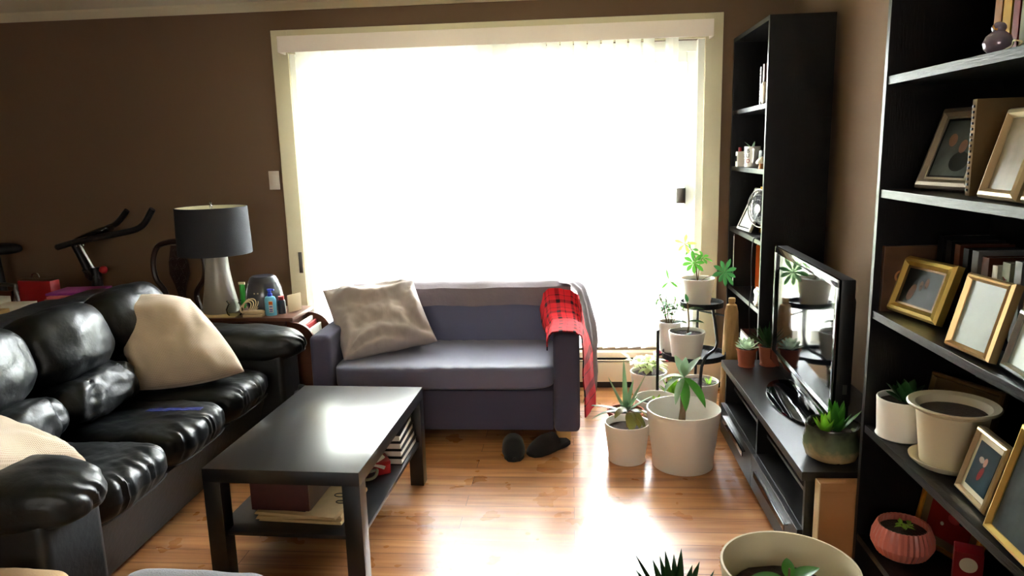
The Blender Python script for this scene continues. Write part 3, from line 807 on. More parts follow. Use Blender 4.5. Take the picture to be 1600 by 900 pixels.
for k, (mt, lb) in enumerate((('paper', 'white-edged magazine in the end table rack, nearest the table body'), ('red', 'red magazine in the middle of the end table rack'), ('paper', 'outermost white magazine in the end table rack'))):
    o = obj('magazine', B_(-1.525+k*.024, -1.511+k*.024, 3.80, 4.03, .346, .575-.02*k, .002), mt); tag(o, lb, 'magazine', 'magazines in the end table rack')
    
# lamp
lm = thing('table_lamp', 'table lamp with charcoal drum shade and tapered silver grey base', 'lamp', (-2.01, 3.93, .6252))
bm = nb_(); lathe(bm, [(0, 0), (.098, 0), (.100, .012), (.094, .06), (.078, .15), (.066, .24), (.062, .31), (.064, .36), (.05, .38), (0, .38)], 40); obj('lamp_base', bm, 'lampbody', lm)
obj('harp', Tb([(0, 0, .37), (0, 0, .60)], .004, 8), 'chrome', lm)
bm = nb_(); lathe(bm, [(.20, .335), (.192, .598), (.189, .598), (.197, .335), (.20, .335)], 48); sh_ = obj('lamp_shade', bm, 'shade', lm)
bm = nb_(); lathe(bm, [(.1965, .337), (.1885, .597), (.1875, .597), (.1955, .337), (.1965, .337)], 48); obj('lining', bm, 'shade_in', sh_, label='cream lining inside the shade')
bm = nb_()
for k in range(3): tube(bm, [(0, 0, .585), (.188*math.cos(k*2.09), .188*math.sin(k*2.09), .59)], .002, 6)
obj('spider', bm, 'chrome', sh_)
bm = nb_(); lathe(bm, [(0, .59), (.006, .592), (.009, .602), (.004, .612), (.008, .622), (0, .635)], 12); obj('finial', bm, 'chrome', lm)

ZT = .6226
# humidifier
hm = thing('humidifier', 'egg-shaped charcoal humidifier with dark lid on the end table', 'humidifier', (-1.765, 3.97, ZT))
bm = nb_(); lathe(bm, [(0, 0), (.075, 0), (.092, .015), (.104, .05), (.106, .08), (.099, .125), (.086, .165), (.0, .165)], 36); obj('water_tank', bm, 'grey_gloss', hm)
bm = nb_(); lathe(bm, [(.0865, .16), (.072, .192), (.062, .20), (.03, .196), (0, .196)], 36); obj('lid', bm, 'grey_lid', hm)
bm = nb_(); 
for dx in (-.012, .008): puff(bm, (dx, -.1035, .115), (.004, .003, .004), 2, 3)
obj('indicator', bm, 'beige', hm)
# lotion bottle
lb_ = thing('lotion_bottle', 'pale blue lotion bottle with a blue pump cap on the end table', 'bottle', (-1.672, 3.83, ZT))
def oval(r, z, a): return r*(1-.28*abs(math.sin(a)))
bm = nb_(); lathe(bm, [(0, 0), (.032, 0), (.034, .006), (.034, .088), (.027, .104), (.012, .11), (0, .11)], 28, mod=oval); obj('bottle_body', bm, 'lotion', lb_)
bm = nb_(); lathe(bm, [(.013, .108), (.013, .122), (.009, .124), (.009, .138), (.013, .14), (.013, .148), (0, .148)], 20); box(bm, -.004, .026, -.005, .005, .139, .147, .002); obj('pump', bm, 'blue', lb_)
bm = nb_(); box(bm, .000, .024, -.0265, -.0245, .02, .085, .0008); lab_ = obj('label', bm, 'paper', lb_)
bm = nb_(); box(bm, .001, .023, -.0272, -.0264, .064, .082); obj('orange_mark', bm, 'orangebook', lab_)
bm = nb_(); 
for zz in (.025, .035, .05): box(bm, .003, .021, -.0272, -.0264, zz, zz+.005)
obj('blue_mark', bm, 'blue', lab_)
db = thing('dark_bottle', 'small dark bottle with red cap right behind the lotion bottle', 'bottle', (-1.628, 3.875, ZT))
bm = nb_(); lathe(bm, [(0, 0), (.022, 0), (.022, .07), (.016, .078), (0, .078)], 20); obj('bottle_body', bm, 'grey_lid', db)
bm = nb_(); lathe(bm, [(.0165, .078), (.0165, .098), (0, .098)], 20); obj('cap', bm, 'darkred', db)
cd = obj('greeting_card', B_(-.002, .002, -.05, .05, 0, .10, .001), 'beige'); cd.location = (-1.575, 3.93, ZT); cd.rotation_euler = (0, 0, -.45); tag(cd, 'cream card standing on the right edge of the end table', 'card')
tb_ = thing('green_tube', 'green tube with pale cap standing behind the glass jar', 'tube', (-1.925, 4.035, ZT))
bm = nb_(); lathe(bm, [(0, 0), (.014, 0), (.016, .02), (.017, .12), (.017, .14), (0, .14)], 16, mod=lambda r, z, a: r*(1-.5*z/.14*abs(math.sin(a)))); obj('tube_body', bm, 'green', tb_)
obj('crimp', B_(-.019, .019, -.004, .004, .138, .152, .001), 'beige', tb_)
jr = thing('glass_jar', 'small round clear glass jar beside the lamp base', 'jar', (-1.875, 3.815, ZT))
bm = nb_(); lathe(bm, [(0, .002), (.03, .002), (.042, .015), (.046, .04), (.036, .062), (.03, .07), (.036, .082), (.04, .086), (.037, .088), (.028, .072), (.034, .062), (.043, .04), (.039, .017), (.028, .006), (0, .006)], 32); obj('jar_glass', bm, 'jarglass', jr)
bm = nb_()
for k in range(5):
    r = .032+.005*k; tube(bm, [(-1.805+r*math.cos(t), 3.835+.02*k-.03+r*.35*math.sin(t), ZT+.05+r*.9*math.sin(t+.4)) for t in [j*PI/12 for j in range(24)]], .0035, 6, closed=True)
tag(obj('coiled_cord', bm, 'beige'), 'loosely coiled beige cord between the jar and the humidifier', 'cord')
rm = thing('cordless_phone', 'beige handset lying on a small box on the end table', 'phone', (-1.76, 3.80, ZT))
bm = nb_(); box(bm, -.055, .055, -.022, .022, 0, .014, .002); obj('box', bm, 'beige', rm)
bm = nb_(); puff(bm, (0, 0, .025), (.062, .02, .012), 4, 8, wr=.004); obj('handset', bm, 'beige', rm)
bm = nb_(); box(bm, -2.10, -1.86, 3.77, 3.87, ZT+.0005, ZT+.0025, .0005)
tag(obj('paper_sheet', bm, 'newsprint'), 'cream paper lying flat under the lamp and jar', 'paper')

# ------------------------------------------------------------------ carved chair by the wall
ch = thing('carved_chair', 'dark carved wooden chair with pierced back behind the leather sofa', 'chair', (-2.43, 4.26, 0))
obj('seat', B_(-.22, .20, -.40, .03, .43, .47, .015), 'darkwood', ch)
for s_ in (-1, 1):
    obj('leg', Tb(smoothpath([(s_*.19, -.36, 0), (s_*.185, -.36, .2), (s_*.20, -.37, .34), (s_*.19, -.36, .44)]), [.016]*6+[.017]*6+[.022]*6+[.026], 8), 'darkwood', ch)
    obj('leg', Tb([(s_*.17, .03, 0), (s_*.17, .0, .44)], .018, 8), 'darkwood', ch)
    st = smoothpath([(s_*.125, 0, .45), (s_*.115, .0, .56), (s_*.10, .005, .67), (s_*.155, .01, .76), (s_*.165, .015, .87), (s_*.13, .02, .96), (s_*.06, .025, .985), (0, .025, .99)], 5)
    obj('stile', Tb(st, .017, 8), 'darkwood', ch)
bm = nb_()
prism(bm, [(-.03, .47), (-.02, .66), (-.035, .72), (-.062, .79), (-.06, .86), (-.035, .97), (.035, .97), (.06, .86), (.062, .79), (.035, .72), (.02, .66), (.03, .47)], 'y', .005, .022)
sp = obj('back_splat', bm, 'darkwood', ch)
bm = nb_()
for cx, cz, r in ((-.025, .86, .024), (.025, .86, .024), (0, .80, .022), (-.022, .76, .014), (.022, .76, .014), (0, .92, .02), (0, .69, .014)):
    tube(bm, [(cx+r*math.cos(t), .003, cz+r*1.3*math.sin(t)) for t in [j*PI/8 for j in range(16)]], .006, 6, closed=True)
obj('carving', bm, 'darkwood', sp)

# ------------------------------------------------------------------ exercise bike
bi = thing('exercise_bike', 'dark upright exercise bike standing against the brown wall', 'exercise bike', (-3.06, 4.26, 0))
def bt(name, pts, r, m='grey_bike', n=10, par=bi, sm=0): return obj(name, Tb(smoothpath(pts, 6) if sm else pts, r, n), m, par)
bt('stabilizer', [(-.62, -.2, .04), (-.62, .22, .04)], .03); bt('stabilizer', [(.34, -.2, .04), (.34, .22, .04)], .03)
bt('main_frame', [(-.62, 0, .05), (-.2, 0, .16), (.34, 0, .05)], .03)
bm = nb_(); lathe(bm, [(0, -.03), (.24, -.03), (.25, -.02), (.25, .02), (.24, .03), (0, .03)], 36, M4=Matrix.Rotation(PI/2, 4, 'X')); fl = obj('flywheel', bm, 'grey_bike', bi); fl.location = (.16, 0, .32)
bt('front_post', [(.10, 0, .15), (.09, 0, .84)], .032)
sl = bt('chrome_post', [(.095, 0, .80), (.015, -.01, .99)], .012, 'chrome')
bt('post_sleeve', [(.05, 0, .80), (-.025, 0, .99)], .022)
bm = nb_(); puff(bm, (.07, 0, .80), (.06, .04, .045), 3, 8, wr=.02, ws=20); obj('clamp', bm, 'grey_bike', bi)
bm = nb_(); puff(bm, (.15, -.01, .825), (.025, .025, .025), 2, 6); obj('adjusting_knob', bm, 'red', bi, label='red adjusting knob')
obj('knob_stem', Tb([(.08, 0, .815), (.15, -.01, .825)], .008, 8), 'grey_bike', bi)
hb_ = obj('handlebar', Tb(smoothpath([(-.05, -.12, .985), (.10, -.14, 1.02), (.34, -.15, 1.06), (.51, -.15, 1.10), (.60, -.15, 1.205)], 6), .018, 10), 'grey_bike', bi)
obj('handlebar', Tb(smoothpath([(-.05, .14, 1.0), (.02, .15, 1.04), (.10, .15, 1.07), (.17, .15, 1.10), (.25, .15, 1.18)], 6), .018, 10), 'grey_bike', bi)
bt('crossbar', [(-.05, -.12, .985), (-.06, 0, .99), (-.05, .14, 1.0)], .018)
bm = nb_(); puff(bm, (.10, 0, 1.04), (.14, .07, .025), 3, 10, M4=Matrix.Rotation(-.35, 4, 'Y')); obj('console', bm, 'gloss_black', bi)
for k in (0, 1):
    bm = nb_(); puff(bm, (.10+.045*k, -.155, .995+.004*k), (.007, .007, .007), 2, 4); obj('bolt', bm, 'chrome', bi)
bt('seat_post', [(-.50, 0, .12), (-.56, 0, .92)], .025)
bm = nb_(); puff(bm, (-.54, 0, .965), (.16, .10, .035), 2.6, 12, deform=lambda c_, d: V((c_.x, c_.y*(1-.55*max(0, c_.x/.16)), c_.z))); obj('saddle', bm, 'rubber', bi)

# ------------------------------------------------------------------ desk with papers
dk = thing('wooden_desk', 'tan wooden desk behind the leather sofa, covered with papers', 'desk', (-3.15, 3.58, 0))
obj('desktop', B_(-.75, .58, -.30, .31, .665, .69, .003), 'deskwood', dk)
for x in (-.71, .46):
    for y in (-.26, .29): obj('leg', B_(x-.025, x+.025, y-.025, y+.025, 0, .666, .003), 'deskwood', dk)
def flat(name, x, y, z, sx, sy__, h, a, m_, lab, cat, group=None):
    o = obj(name, B_(-sx/2, sx/2, -sy__/2, sy__/2, 0, h, min(.002, h/3)), m_); o.location = (x, y, z); o.rotation_euler = (0, 0, a); return tag(o, lab, cat, group)
ZD = .6906
flat('cardboard_folder', -3.14, 3.42, ZD, .34, .22, .045, .1, 'newsprint', 'tan cardboard folder at the near edge of the desk', 'folder')
flat('paper_pile', -3.26, 3.66, ZD+.001, .26, .18, .075, -.15, 'paper', 'pile of white papers behind the tan folder on the desk', 'papers')
flat('paper_pile', -3.02, 3.63, ZD+.001, .16, .14, .05, .1, 'paper', 'small pile of white papers beside the red bag', 'papers')
for k, (m_, lab) in enumerate((('newsprint', 'lowest tan folder of the folder pile on the desk'), ('newsprint', 'tan folder second from the bottom of the folder pile'), ('newsprint', 'uppermost tan folder, just under the pink one'), ('pinkfolder', 'pink folder near the top of the folder pile'), ('purplefolder', 'purple folder on top of the folder pile on the desk'))):
    flat('paper_folder', -2.69+.012*k-.03*(k == 4), 3.66+.02*(k == 4), ZD+.001+(0, .046, .067, .088, .103)[k], .25, .20, (.045, .02, .02, .014, .012)[k], .02+.04*k-.08*(k == 4), m_, lab, 'folder', 'folders on the desk')
rbg = thing('red_bag', 'dark red plastic case with clear lid on the desk', 'case', (-2.98, 3.78, ZD), -.1)
obj('case_body', B_(-.105, .105, -.035, .035, 0, .155, .006), 'darkred', rbg)
obj('clear_lid', B_(-.108, .108, -.036, .036, .156, .172, .004), 'jarglass', rbg)
obj('handle', Tb(smoothpath([(-.04, 0, .17), (-.03, 0, .19), (.0, 0, .19), (.01, 0, .17)], 4), .004, 6), 'chrome', rbg)
# folding chair
fc_ = thing('folding_chair', 'metal-framed folding chair with brown back at the left edge', 'chair', (-3.49, 3.98, 0))
obj('frame', Tb(smoothpath([(-.2, .05, 0), (-.20, .02, .50), (-.20, .0, .74), (-.17, 0, .785), (.17, 0, .785), (.20, 0, .74), (.20, .02, .50), (.20, .05, 0)], 6), .012, 8), 'steel', fc_)
obj('frame', Tb([(.17, -.30, 0), (.19, .02, .74)], .012, 8), 'steel', fc_); obj('frame', Tb([(-.17, -.30, 0), (-.19, .02, .74)], .012, 8), 'steel', fc_)
obj('backrest', B_(-.18, .18, -.012, .008, .60, .75, .006), 'brown_book', fc_); obj('seat', B_(-.18, .18, -.30, .05, .43, .46, .01), 'brown_book', fc_)

# ------------------------------------------------------------------ foreground ottoman and cushion at the bottom edge
ot = obj('grey_ottoman', Pf((0, 0, .213), (.205, .20, .212), 9, 20, wr=.006), 'grey_fabric'); ot.location = (-.995, 1.505, 0)
tag(ot, 'grey fabric ottoman just showing at the bottom edge before the coffee table', 'ottoman')
be = obj('beige_pouf', Pf((0, 0, .213), (.13, .16, .212), 7, 20, wr=.006), 'beige_fabric'); be.location = (-1.47, 1.54, 0)
tag(be, 'beige fabric pouf just showing at the bottom left corner', 'pouf')

# ------------------------------------------------------------------ right wall: bookcases
def bookcase(label, x0, x1, y0, y1, top, shelves, th=.024, st=.02):
    t = thing('tall_bookcase', label, 'bookcase', ((x0+x1)/2, (y0+y1)/2, 0), group=None)
    X0, X1, Y0, Y1 = x0-(x0+x1)/2, x1-(x0+x1)/2, y0-(y0+y1)/2, y1-(y0+y1)/2
    obj('side_panel', B_(X0, X1, Y0, Y0+st, 0, top, .001), 'ash', t, smooth=False); obj('side_panel', B_(X0, X1, Y1-st, Y1, 0, top, .001), 'ash', t, smooth=False)
    obj('top_panel', B_(X0, X1, Y0+st, Y1-st, top-.022, top, .001), 'ash', t, smooth=False)
    obj('back_panel', B_(X1-.006, X1, Y0+st, Y1-st, 0, top-.022), 'blackbrown', t, smooth=False)
    obj('plinth', B_(X0+.02, X0+.035, Y0+st, Y1-st, 0, .06), 'ash', t, smooth=False)
    for z in shelves:
        obj('shelf', B_(X0+.004, X1-.006, Y0+st, Y1-st, z-th, z, .001), 'ash_edge', t, smooth=False)
    return t
NS = (1.671, 1.346, .977, .607, .235)
FS = (1.683, 1.366, 1.012, .662, .36, .10)
bookcase('tall black bookcase nearest the viewer with framed photos and pots', .915, 1.245, 1.36, 2.275, 2.08, NS)
bookcase('tall black bookcase in the far corner between the window and the television', .94, 1.245, 3.665, 4.435, 2.085, FS)

# ------------------------------------------------------------------ television stand
tv = thing('television_stand', 'low black television bench with open compartments and drawers', 'television stand', (1.01, 3.0, 0))
X0, X1, Y0, Y1 = -.25, .25, -.665, .66
obj('top_panel', B_(X0, X1, Y0, Y1, .376, .408, .0015), 'blackbrown', tv, smooth=False)
for y in (Y0+.02, (Y0+Y1)/2-.01, Y1-.04):
    obj('upright_panel', B_(X0+.02, X1, y, y+.02, .02, .376, .001), 'blackbrown', tv, smooth=False)
obj('upright_panel', B_(X1-.01, X1-.002, Y0+.04, Y1-.04, .02, .376), 'blackbrown', tv, smooth=False)
obj('shelf', B_(X0+.02, X1-.01, Y0+.04, Y1-.04, .17, .188, .001), 'blackbrown', tv, smooth=False)
obj('shelf', B_(X0+.06, X1-.01, Y0+.04, (Y0+Y1)/2-.01, .262, .276, .001), 'blackbrown', tv, smooth=False)
obj('shelf', B_(X0+.06, X1-.01, (Y0+Y1)/2+.01, Y1-.04, .262, .276, .001), 'blackbrown', tv, smooth=False)
obj('bottom_panel', B_(X0+.03, X1, Y0+.02, Y1-.02, .03, .045), 'blackbrown', tv, smooth=False)
ym = (Y0+Y1)/2
for a, b in ((Y0+.022, ym-.002), (ym+.002, Y1-.022)):
    dr = obj('drawer', B_(X0, X0+.019, a, b, .035, .186, .001), 'blackbrown', tv, smooth=False)
    bm = nb_(); box(bm, X0-.016, X0, a+.10, b-.10, .148, .152, .0008); box(bm, X0-.016, X0-.012, a+.10, b-.10, .126, .152, .0008)
    obj('handle', bm, 'gloss_black', dr, smooth=False)
for y in (Y0+.06, Y1-.10):
    for x in (X0+.06, X1-.08): obj('foot', B_(x, x+.04, y, y+.04, 0, .035), 'blackplastic', tv, smooth=False)
for nm, lab, y, z, c, sz in (('game_console', 'pale game console in the near open compartment of the television bench', -.40, .2765, 'console', (.20, .20, .035)),
                    ('disc_player', 'black disc player under the pale console in the television bench', -.38, .1885, 'blackplastic', (.26, .30, .045))):
    g_ = thing(nm, lab, 'electronics', (1.02, 3.0+y, z))
    obj('casing', B_(-sz[0]/2, sz[0]/2, -sz[1]/2, sz[1]/2, 0, sz[2], .004), c, g_)
    obj('disc_slot', B_(-sz[0]/2-.001, -sz[0]/2+.001, -.06, .06, sz[2]*.45, sz[2]*.55), 'dark_slot', g_, smooth=False)
for k, (m_, lab) in enumerate((('brick_book', 'brick red hardback lying lowest in the far open compartment'), ('tan_book', 'tan hardback lying on the brick red one in the far compartment'))):
    bk_ = thing('hardcover_book', lab, 'book', (.94, 3.20, .1885+.034*k), .03-.05*k)
    obj('cover', B_(-.07, .09, -.14, .14, 0, .004, .001), m_, bk_); obj('cover', B_(-.07, .09, -.14, .14, .028, .032, .001), m_, bk_); obj('cover', B_(-.071, -.067, -.14, .14, 0, .032, .001), m_, bk_)
    obj('pages', B_(-.066, .087, -.137, .137, .004, .028), 'paper', bk_, smooth=False)

# television: slightly turned to the room
def tvt(): pass
T_ = thing('television', 'flat black television with glossy bezel on the black bench', 'television', (.962, 3.0, .4086), 0)
tw, z0, z1 = .46, .062, .612
ta = math.radians(2.0)
def rotb(bm):
    bm.transform(Matrix.Translation((0, .0, 0)) @ Matrix.Rotation(-ta, 4, 'Z')); return bm
bm = nb_(); box(bm, -.018, .03, -tw, tw, z0, z1, .006); box(bm, .03, .065, -tw+.08, tw-.08, z0+.06, z1-.08, .015); obj('housing', rotb(bm), 'blackplastic', T_)
bm = nb_()
for a in ((-tw, tw, z1-.032, z1), (-tw, tw, z0, z0+.055), (-tw, -tw+.032, z0, z1), (tw-.032, tw, z0, z1)): box(bm, -.030, -.0175, a[0], a[1], a[2], a[3], .004)
obj('bezel', rotb(bm), 'gloss_black', T_)
M['screen'] = mat('dark_screen', (8, 10, 12), .05, spec=.9)
obj('screen', rotb(B_(-.0195, -.0185, -tw+.03, tw-.03, z0+.05, z1-.03)), 'screen', T_, smooth=False)
bm = nb_(); lathe(bm, [(0, 0), (.30, 0), (.305, .004), (.30, .010), (.22, .018), (.10, .022), (0, .024)], 48); bm.transform(Matrix.Scale(.42, 4, (1, 0, 0))); obj('base', bm, 'gloss_black', T_)
bm = nb_(); puff(bm, (0.02, 0, .05), (.022, .09, .05), 4, 8); obj('neck', bm, 'gloss_black', T_)
obj('side_button', rotb(B_(.005, .02, -tw-.002, -tw, .20, .235, .0005)), 'steel', T_, smooth=False)

# cables behind the television
for k, pts in enumerate(([(1.10, 2.50, .80), (1.2, 2.42, .74), (1.21, 2.40, .62), (1.13, 2.42, .50), (1.10, 2.44, .42)], [(1.10, 2.52, .70), (1.19, 2.40, .68), (1.22, 2.36, .55), (1.16, 2.38, .45), (1.12, 2.42, .415)])):
    o = obj('power_cable', Tb(smoothpath(pts), .004, 6), ('brown_book', 'beige')[k]); tag(o, ('brown power cable looping behind the television', 'pale power cable looping behind the television')[k], 'cable')

# ------------------------------------------------------------------ pots and plants
def pot(t, r0, r1, h, m_, th=.006, soil=.8, rim=0, n=40, rib=None, name='pot'):
    bm = nb_()
    p_ = [(0, .0), (r0, 0), (r0+.004, .004)]
    for k in range(1, 9): p_.append((r0+(r1-r0)*k/9, h*k/9))
    if rim: p_ += [(r1, h*.90), (r1+rim, h*.905), (r1+rim, h)]
    else: p_ += [(r1, h-.004), (r1-.001, h)]
    p_ += [(r1-th, h), (r1-th-.001, h-.005), (r0+(r1-r0)*soil-th, h*(soil-.05)), (0, h*(soil-.05))]
    lathe(bm, p_, n, mod=rib); o = obj(name, bm, m_, t)
    bm = nb_(); rs = r0+(r1-r0)*soil-th+.0005
    lathe(bm, [(0, h*soil+.006), (rs*.6, h*soil+.005), (rs*.97, h*soil), (rs*.97, h*(soil-.04))], 28, mod=lambda r, z, a: r*(1+.03*math.sin(a*7)))
    for v in bm.verts: v.co.z += .006*noise.noise(v.co*60)
    obj('soil', bm, 'soil', t)
    return o
def rosette(t, z, n, L_, W, m_, tilt=(.2, 1.2), shape='blade', thick=1, droop=.2, name='foliage', sd=1, c=(0, 0), jit=.1):
    rnd = random.Random(sd); bm = nb_()
    for i in range(n):
        f_ = i/max(1, n-1); a = i*2.399+rnd.uniform(-jit, jit); el = tilt[1]+(tilt[0]-tilt[1])*f_
        d = (math.cos(a)*math.cos(el), math.sin(a)*math.cos(el), math.sin(el))
        leaf(bm, (c[0]+d[0]*.006, c[1]+d[1]*.006, z), d, L_*rnd.uniform(.8, 1.1), W, droop*rnd.uniform(.5, 1.2), shape=shape, thick=thick)
    return obj(name, bm, m_, t, ang=80)
def bushy(t, z, n, r, h, L_, W, m_, sd=1, name='foliage', stems=5, shape='oval', c=(0, 0), droop=.5, stem='stem'):
    rnd = random.Random(sd); bm = nb_(); bs = nb_()
    for s in range(stems):
        a = rnd.uniform(0, 2*PI); rr = rnd.uniform(.2, 1)*r; top = V((c[0]+rr*math.cos(a), c[1]+rr*math.sin(a), z+h*rnd.uniform(.6, 1)))
        b0 = V((c[0]+rr*.2*math.cos(a), c[1]+rr*.2*math.sin(a), z)); mid = (b0+top)/2+V((0, 0, h*.15))
        pth = smoothpath([b0, mid, top], 4); tube(bs, pth, .0018, 5)
        for k in range(max(1, n//stems)):
            p_ = pth[rnd.randint(len(pth)//3, len(pth)-1)]; b = rnd.uniform(0, 2*PI); el = rnd.uniform(-.1, .7)
            leaf(bm, p_, (math.cos(b)*math.cos(el), math.sin(b)*math.cos(el), math.sin(el)), L_*rnd.uniform(.7, 1.2), W*rnd.uniform(.7, 1.1), droop, shape=shape, k=5)
    obj('stems', bs, stem, t)
    return obj(name, bm, m_, t, ang=80)
rings = lambda r, z, a: r*(1+.006*math.sin(z*260))

# big white pot with money-tree seedling
p1 = thing('potted_tree', 'large white pot with a bare-stemmed young tree, biggest of the floor plants', 'potted plant', (.516, 3.295, 0))
pot(p1, .137, .172, .283, 'whitepot_ribbed', .006, .45, n=56, rib=rings)
tk = [(.0, .0, .12), (-.005, .0, .22), (-.002, 0, .33), (.0, 0, .42)]
bm = nb_(); 
for k in range(3):
    tube(bm, smoothpath([(a[0]+.011*math.cos(k*2.1+i*1.3)*(1-i*.22), a[1]+.011*math.sin(k*2.1+i*1.3)*(1-i*.22), a[2]) for i, a in enumerate(tk)]), [.011-.0003*i for i in range(19)], 8)
obj('trunk', bm, 'stem', p1)
bm = nb_(); bm2 = nb_()
for (ax, el, L_, W, dr) in ((2.9, .35, .13, .045, 1.2), (3.6, .3, .13, .04, 1.6), (2.0, 1.0, .12, .045, .5), (.5, .9, .13, .045, .4), (5.6, -.5, .17, .065, .8), (4.7, -.9, .16, .045, .5), (4.2, -.2, .15, .035, 1.4), (1.3, 1.1, .10, .04, .4)):
    tgt = bm2 if ax in (5.6, 4.7) else bm
    leaf(tgt, (0, 0, .43), (math.cos(ax)*math.cos(el), math.sin(ax)*math.cos(el), math.sin(el)), L_, W, dr, shape='oval', k=9)
obj('foliage', bm, 'leaf_silver', p1, ang=80); obj('foliage', bm2, 'leaf', p1, ang=80, label='bright green lower leaves')

p2 = thing('potted_plant', 'medium white pot with drooping olive leaves in front of the aloe', 'potted plant', (.258, 3.345, 0))
pot(p2, .086, .108, .192, 'whitepot_ribbed', .005, .82, n=48, rib=rings)
bm = nb_(); 
tube(bm, smoothpath([(0, 0, .15), (.0, .01, .20), (.01, -.01, .25), (.03, -.04, .255)]), .004, 6); obj('stems', bm, 'stem', p2)
bm = nb_()
for b, a, el, L_, W, dr in (((.02, -.03, .25), 5.4, .2, .09, .055, 2.6), ((.01, -.02, .25), 4.8, .1, .11, .055, 2.4), ((0, 0, .25), 3.6, .3, .08, .05, 1.4), ((.02, 0, .24), .2, .4, .09, .05, 1.4), ((.03, -.04, .24), 5.9, -.3, .10, .05, 1.8), ((0, 0, .24), 2.5, .5, .07, .04, .8)):
    leaf(bm, b, (math.cos(a)*math.cos(el), math.sin(a)*math.cos(el), math.sin(el)), L_, W, dr, shape='oval')
obj('foliage', bm, 'leaf_olive', p2, ang=80)

p3 = thing('potted_aloe', 'small terracotta pot with spiky aloe behind the medium white pot', 'potted plant', (.27, 3.58, 0))
pot(p3, .07, .092, .165, 'terracotta', .006, .88, rim=.004)
bm = nb_()
for a, el, L_, dr in ((2.6, 1.0, .20, -.1), (1.7, 1.35, .27, .1), (2.95, .35, .22, .5), (.3, 1.05, .22, 0), (3.5, .45, .20, 1.0), (5.2, .9, .16, .2), (.9, 1.2, .17, .2), (4.4, .8, .15, .5), (.0, .7, .16, .3), (6.0, .4, .17, .8)):
    leaf(bm, (0, 0, .155), (math.cos(a)*math.cos(el), math.sin(a)*math.cos(el), math.sin(el)), L_, .036, dr, shape='blade', thick=1, k=9)
obj('foliage', bm, 'leaf_silver', p3, ang=80)

p4 = thing('potted_sprout', 'white pot with one tiny green sprout right behind the big white pot', 'potted plant', (.44, 3.72, 0))
pot(p4, .085, .115, .185, 'whitepot', .006, .7)
rosette(p4, .13, 8, .075, .022, 'leaf_yellow', (.9, 1.4), 'oval', 0, .4, sd=4)
p5 = thing('potted_variegated_plant', 'pale pink-white pot with variegated leaves and pink flowers by the heater', 'potted plant', (.435, 4.06, 0))
pot(p5, .075, .105, .225, 'whitepot', .006, .92)
bushy(p5, .205, 70, .12, .10, .075, .036, 'leaf_pale', 5, stems=14)
bm = nb_()
for q in ((.05, -.03, .335), (.06, -.02, .345), (.045, -.04, .35), (.10, -.02, .30)): 
    puff(bm, q, (.014, .014, .014), 2, 5, wr=.01, ws=60)
obj('flowers', bm, 'flower', p5)
p6 = thing('painted_planter', 'low white planter with painted blue marks under the plant stand', 'potted plant', (.688, 3.885, 0))
pot(p6, .088, .108, .225, 'whitepot', .006, .93)
rosette(p6, .205, 7, .06, .016, 'leaf_yellow', (.6, 1.4), 'blade', 0, .5, sd=9, c=(.05, -.03))
bm = nb_()
for (a, z, r) in ((-1.95, .09, .016), (-1.7, .075, .012), (-1.5, .10, .02), (-1.25, .085, .014), (-2.2, .10, .01), (-1.85, .135, .006)):
    rr = .092+.020*z/.225+.0015; puff(bm, (rr*math.cos(a), rr*math.sin(a), z), (r, .0025, r*.8), 2, 5, wr=.012, ws=50, M4=Matrix.Translation((0, 0, 0)))
obj('painted_pattern', bm, 'grey_lid', p6)
p7 = thing('potted_succulent', 'small pot with upright yellow-green leaves between the white pots', 'potted plant', (.545, 3.875, 0))
pot(p7, .03, .04, .15, 'whitepot', .005, .9)
rosette(p7, .135, 16, .12, .026, 'leaf_yellow', (1.5, .5), 'blade', 1, .2, sd=12)

# black tiered plant stand
ps = thing('plant_stand', 'black metal tiered plant stand in front of the window', 'plant stand', (.61, 3.84, 0))
def tray(name, pts, z, h=.028):
    bm = nb_(); prism(bm, pts, 'z', z, z+.006)
    cc = V((sum(p_[0] for p_ in pts)/len(pts), sum(p_[1] for p_ in pts)/len(pts), 0))
    for i in range(len(pts)):
        a = V((*pts[i], 0)); b = V((*pts[(i+1) % len(pts)], 0)); d = (b-a); n_ = V((d.y, -d.x, 0)).normalized()
        q = [a, b, b+n_*-.004, a+n_*-.004]
        t2 = bmesh.new(); lo = [t2.verts.new((v.x, v.y, z)) for v in q]; hi = [t2.verts.new((v.x, v.y, z+h)) for v in q]
        t2.faces.new(lo[::-1]); t2.faces.new(hi)
        for k in range(4): t2.faces.new((lo[k], lo[(k+1) % 4], hi[(k+1) % 4], hi[k]))
        join(bm, t2)
    return obj(name, bm, 'blackmetal', ps, smooth=False)
def ell(cx, cy_, rx, ry, n=28): return [(cx+rx*math.cos(2*PI*i/n), cy_+ry*math.sin(2*PI*i/n)) for i in range(n)]
tray('tray', ell(.085, .05, .115, .105), .640)
tray('tray', ell(.03, -.06, .165, .15), .39)
bm = nb_(); 
for q in ((-.135, -.02), (.05, -.215), (.20, -.05)): pass
obj('upright', Tb([(-.150, .005, 0), (-.150, .005, .52)], .008, 8), 'blackmetal', ps)
obj('upright', Tb(smoothpath([(.045, -.215, 0), (.045, -.217, .38), (.125, -.15, .46), (.14, -.09, .52), (.13, -.03, .64)], 5), .008, 8), 'blackmetal', ps)
obj('upright', Tb([(.205, -.02, 0), (.205, -.02, .645)], .008, 8), 'blackmetal', ps)
obj('upright', Tb([(.08, .185, 0), (.08, .13, .60), (.08, .13, .645)], .008, 8), 'blackmetal', ps)
obj('brace', Tb([(.205, -.02, .60), (.08, .13, .60)], .006, 6), 'blackmetal', ps); obj('brace', Tb([(-.150, .005, .38), (.08, .155, .38)], .006, 6), 'blackmetal', ps)

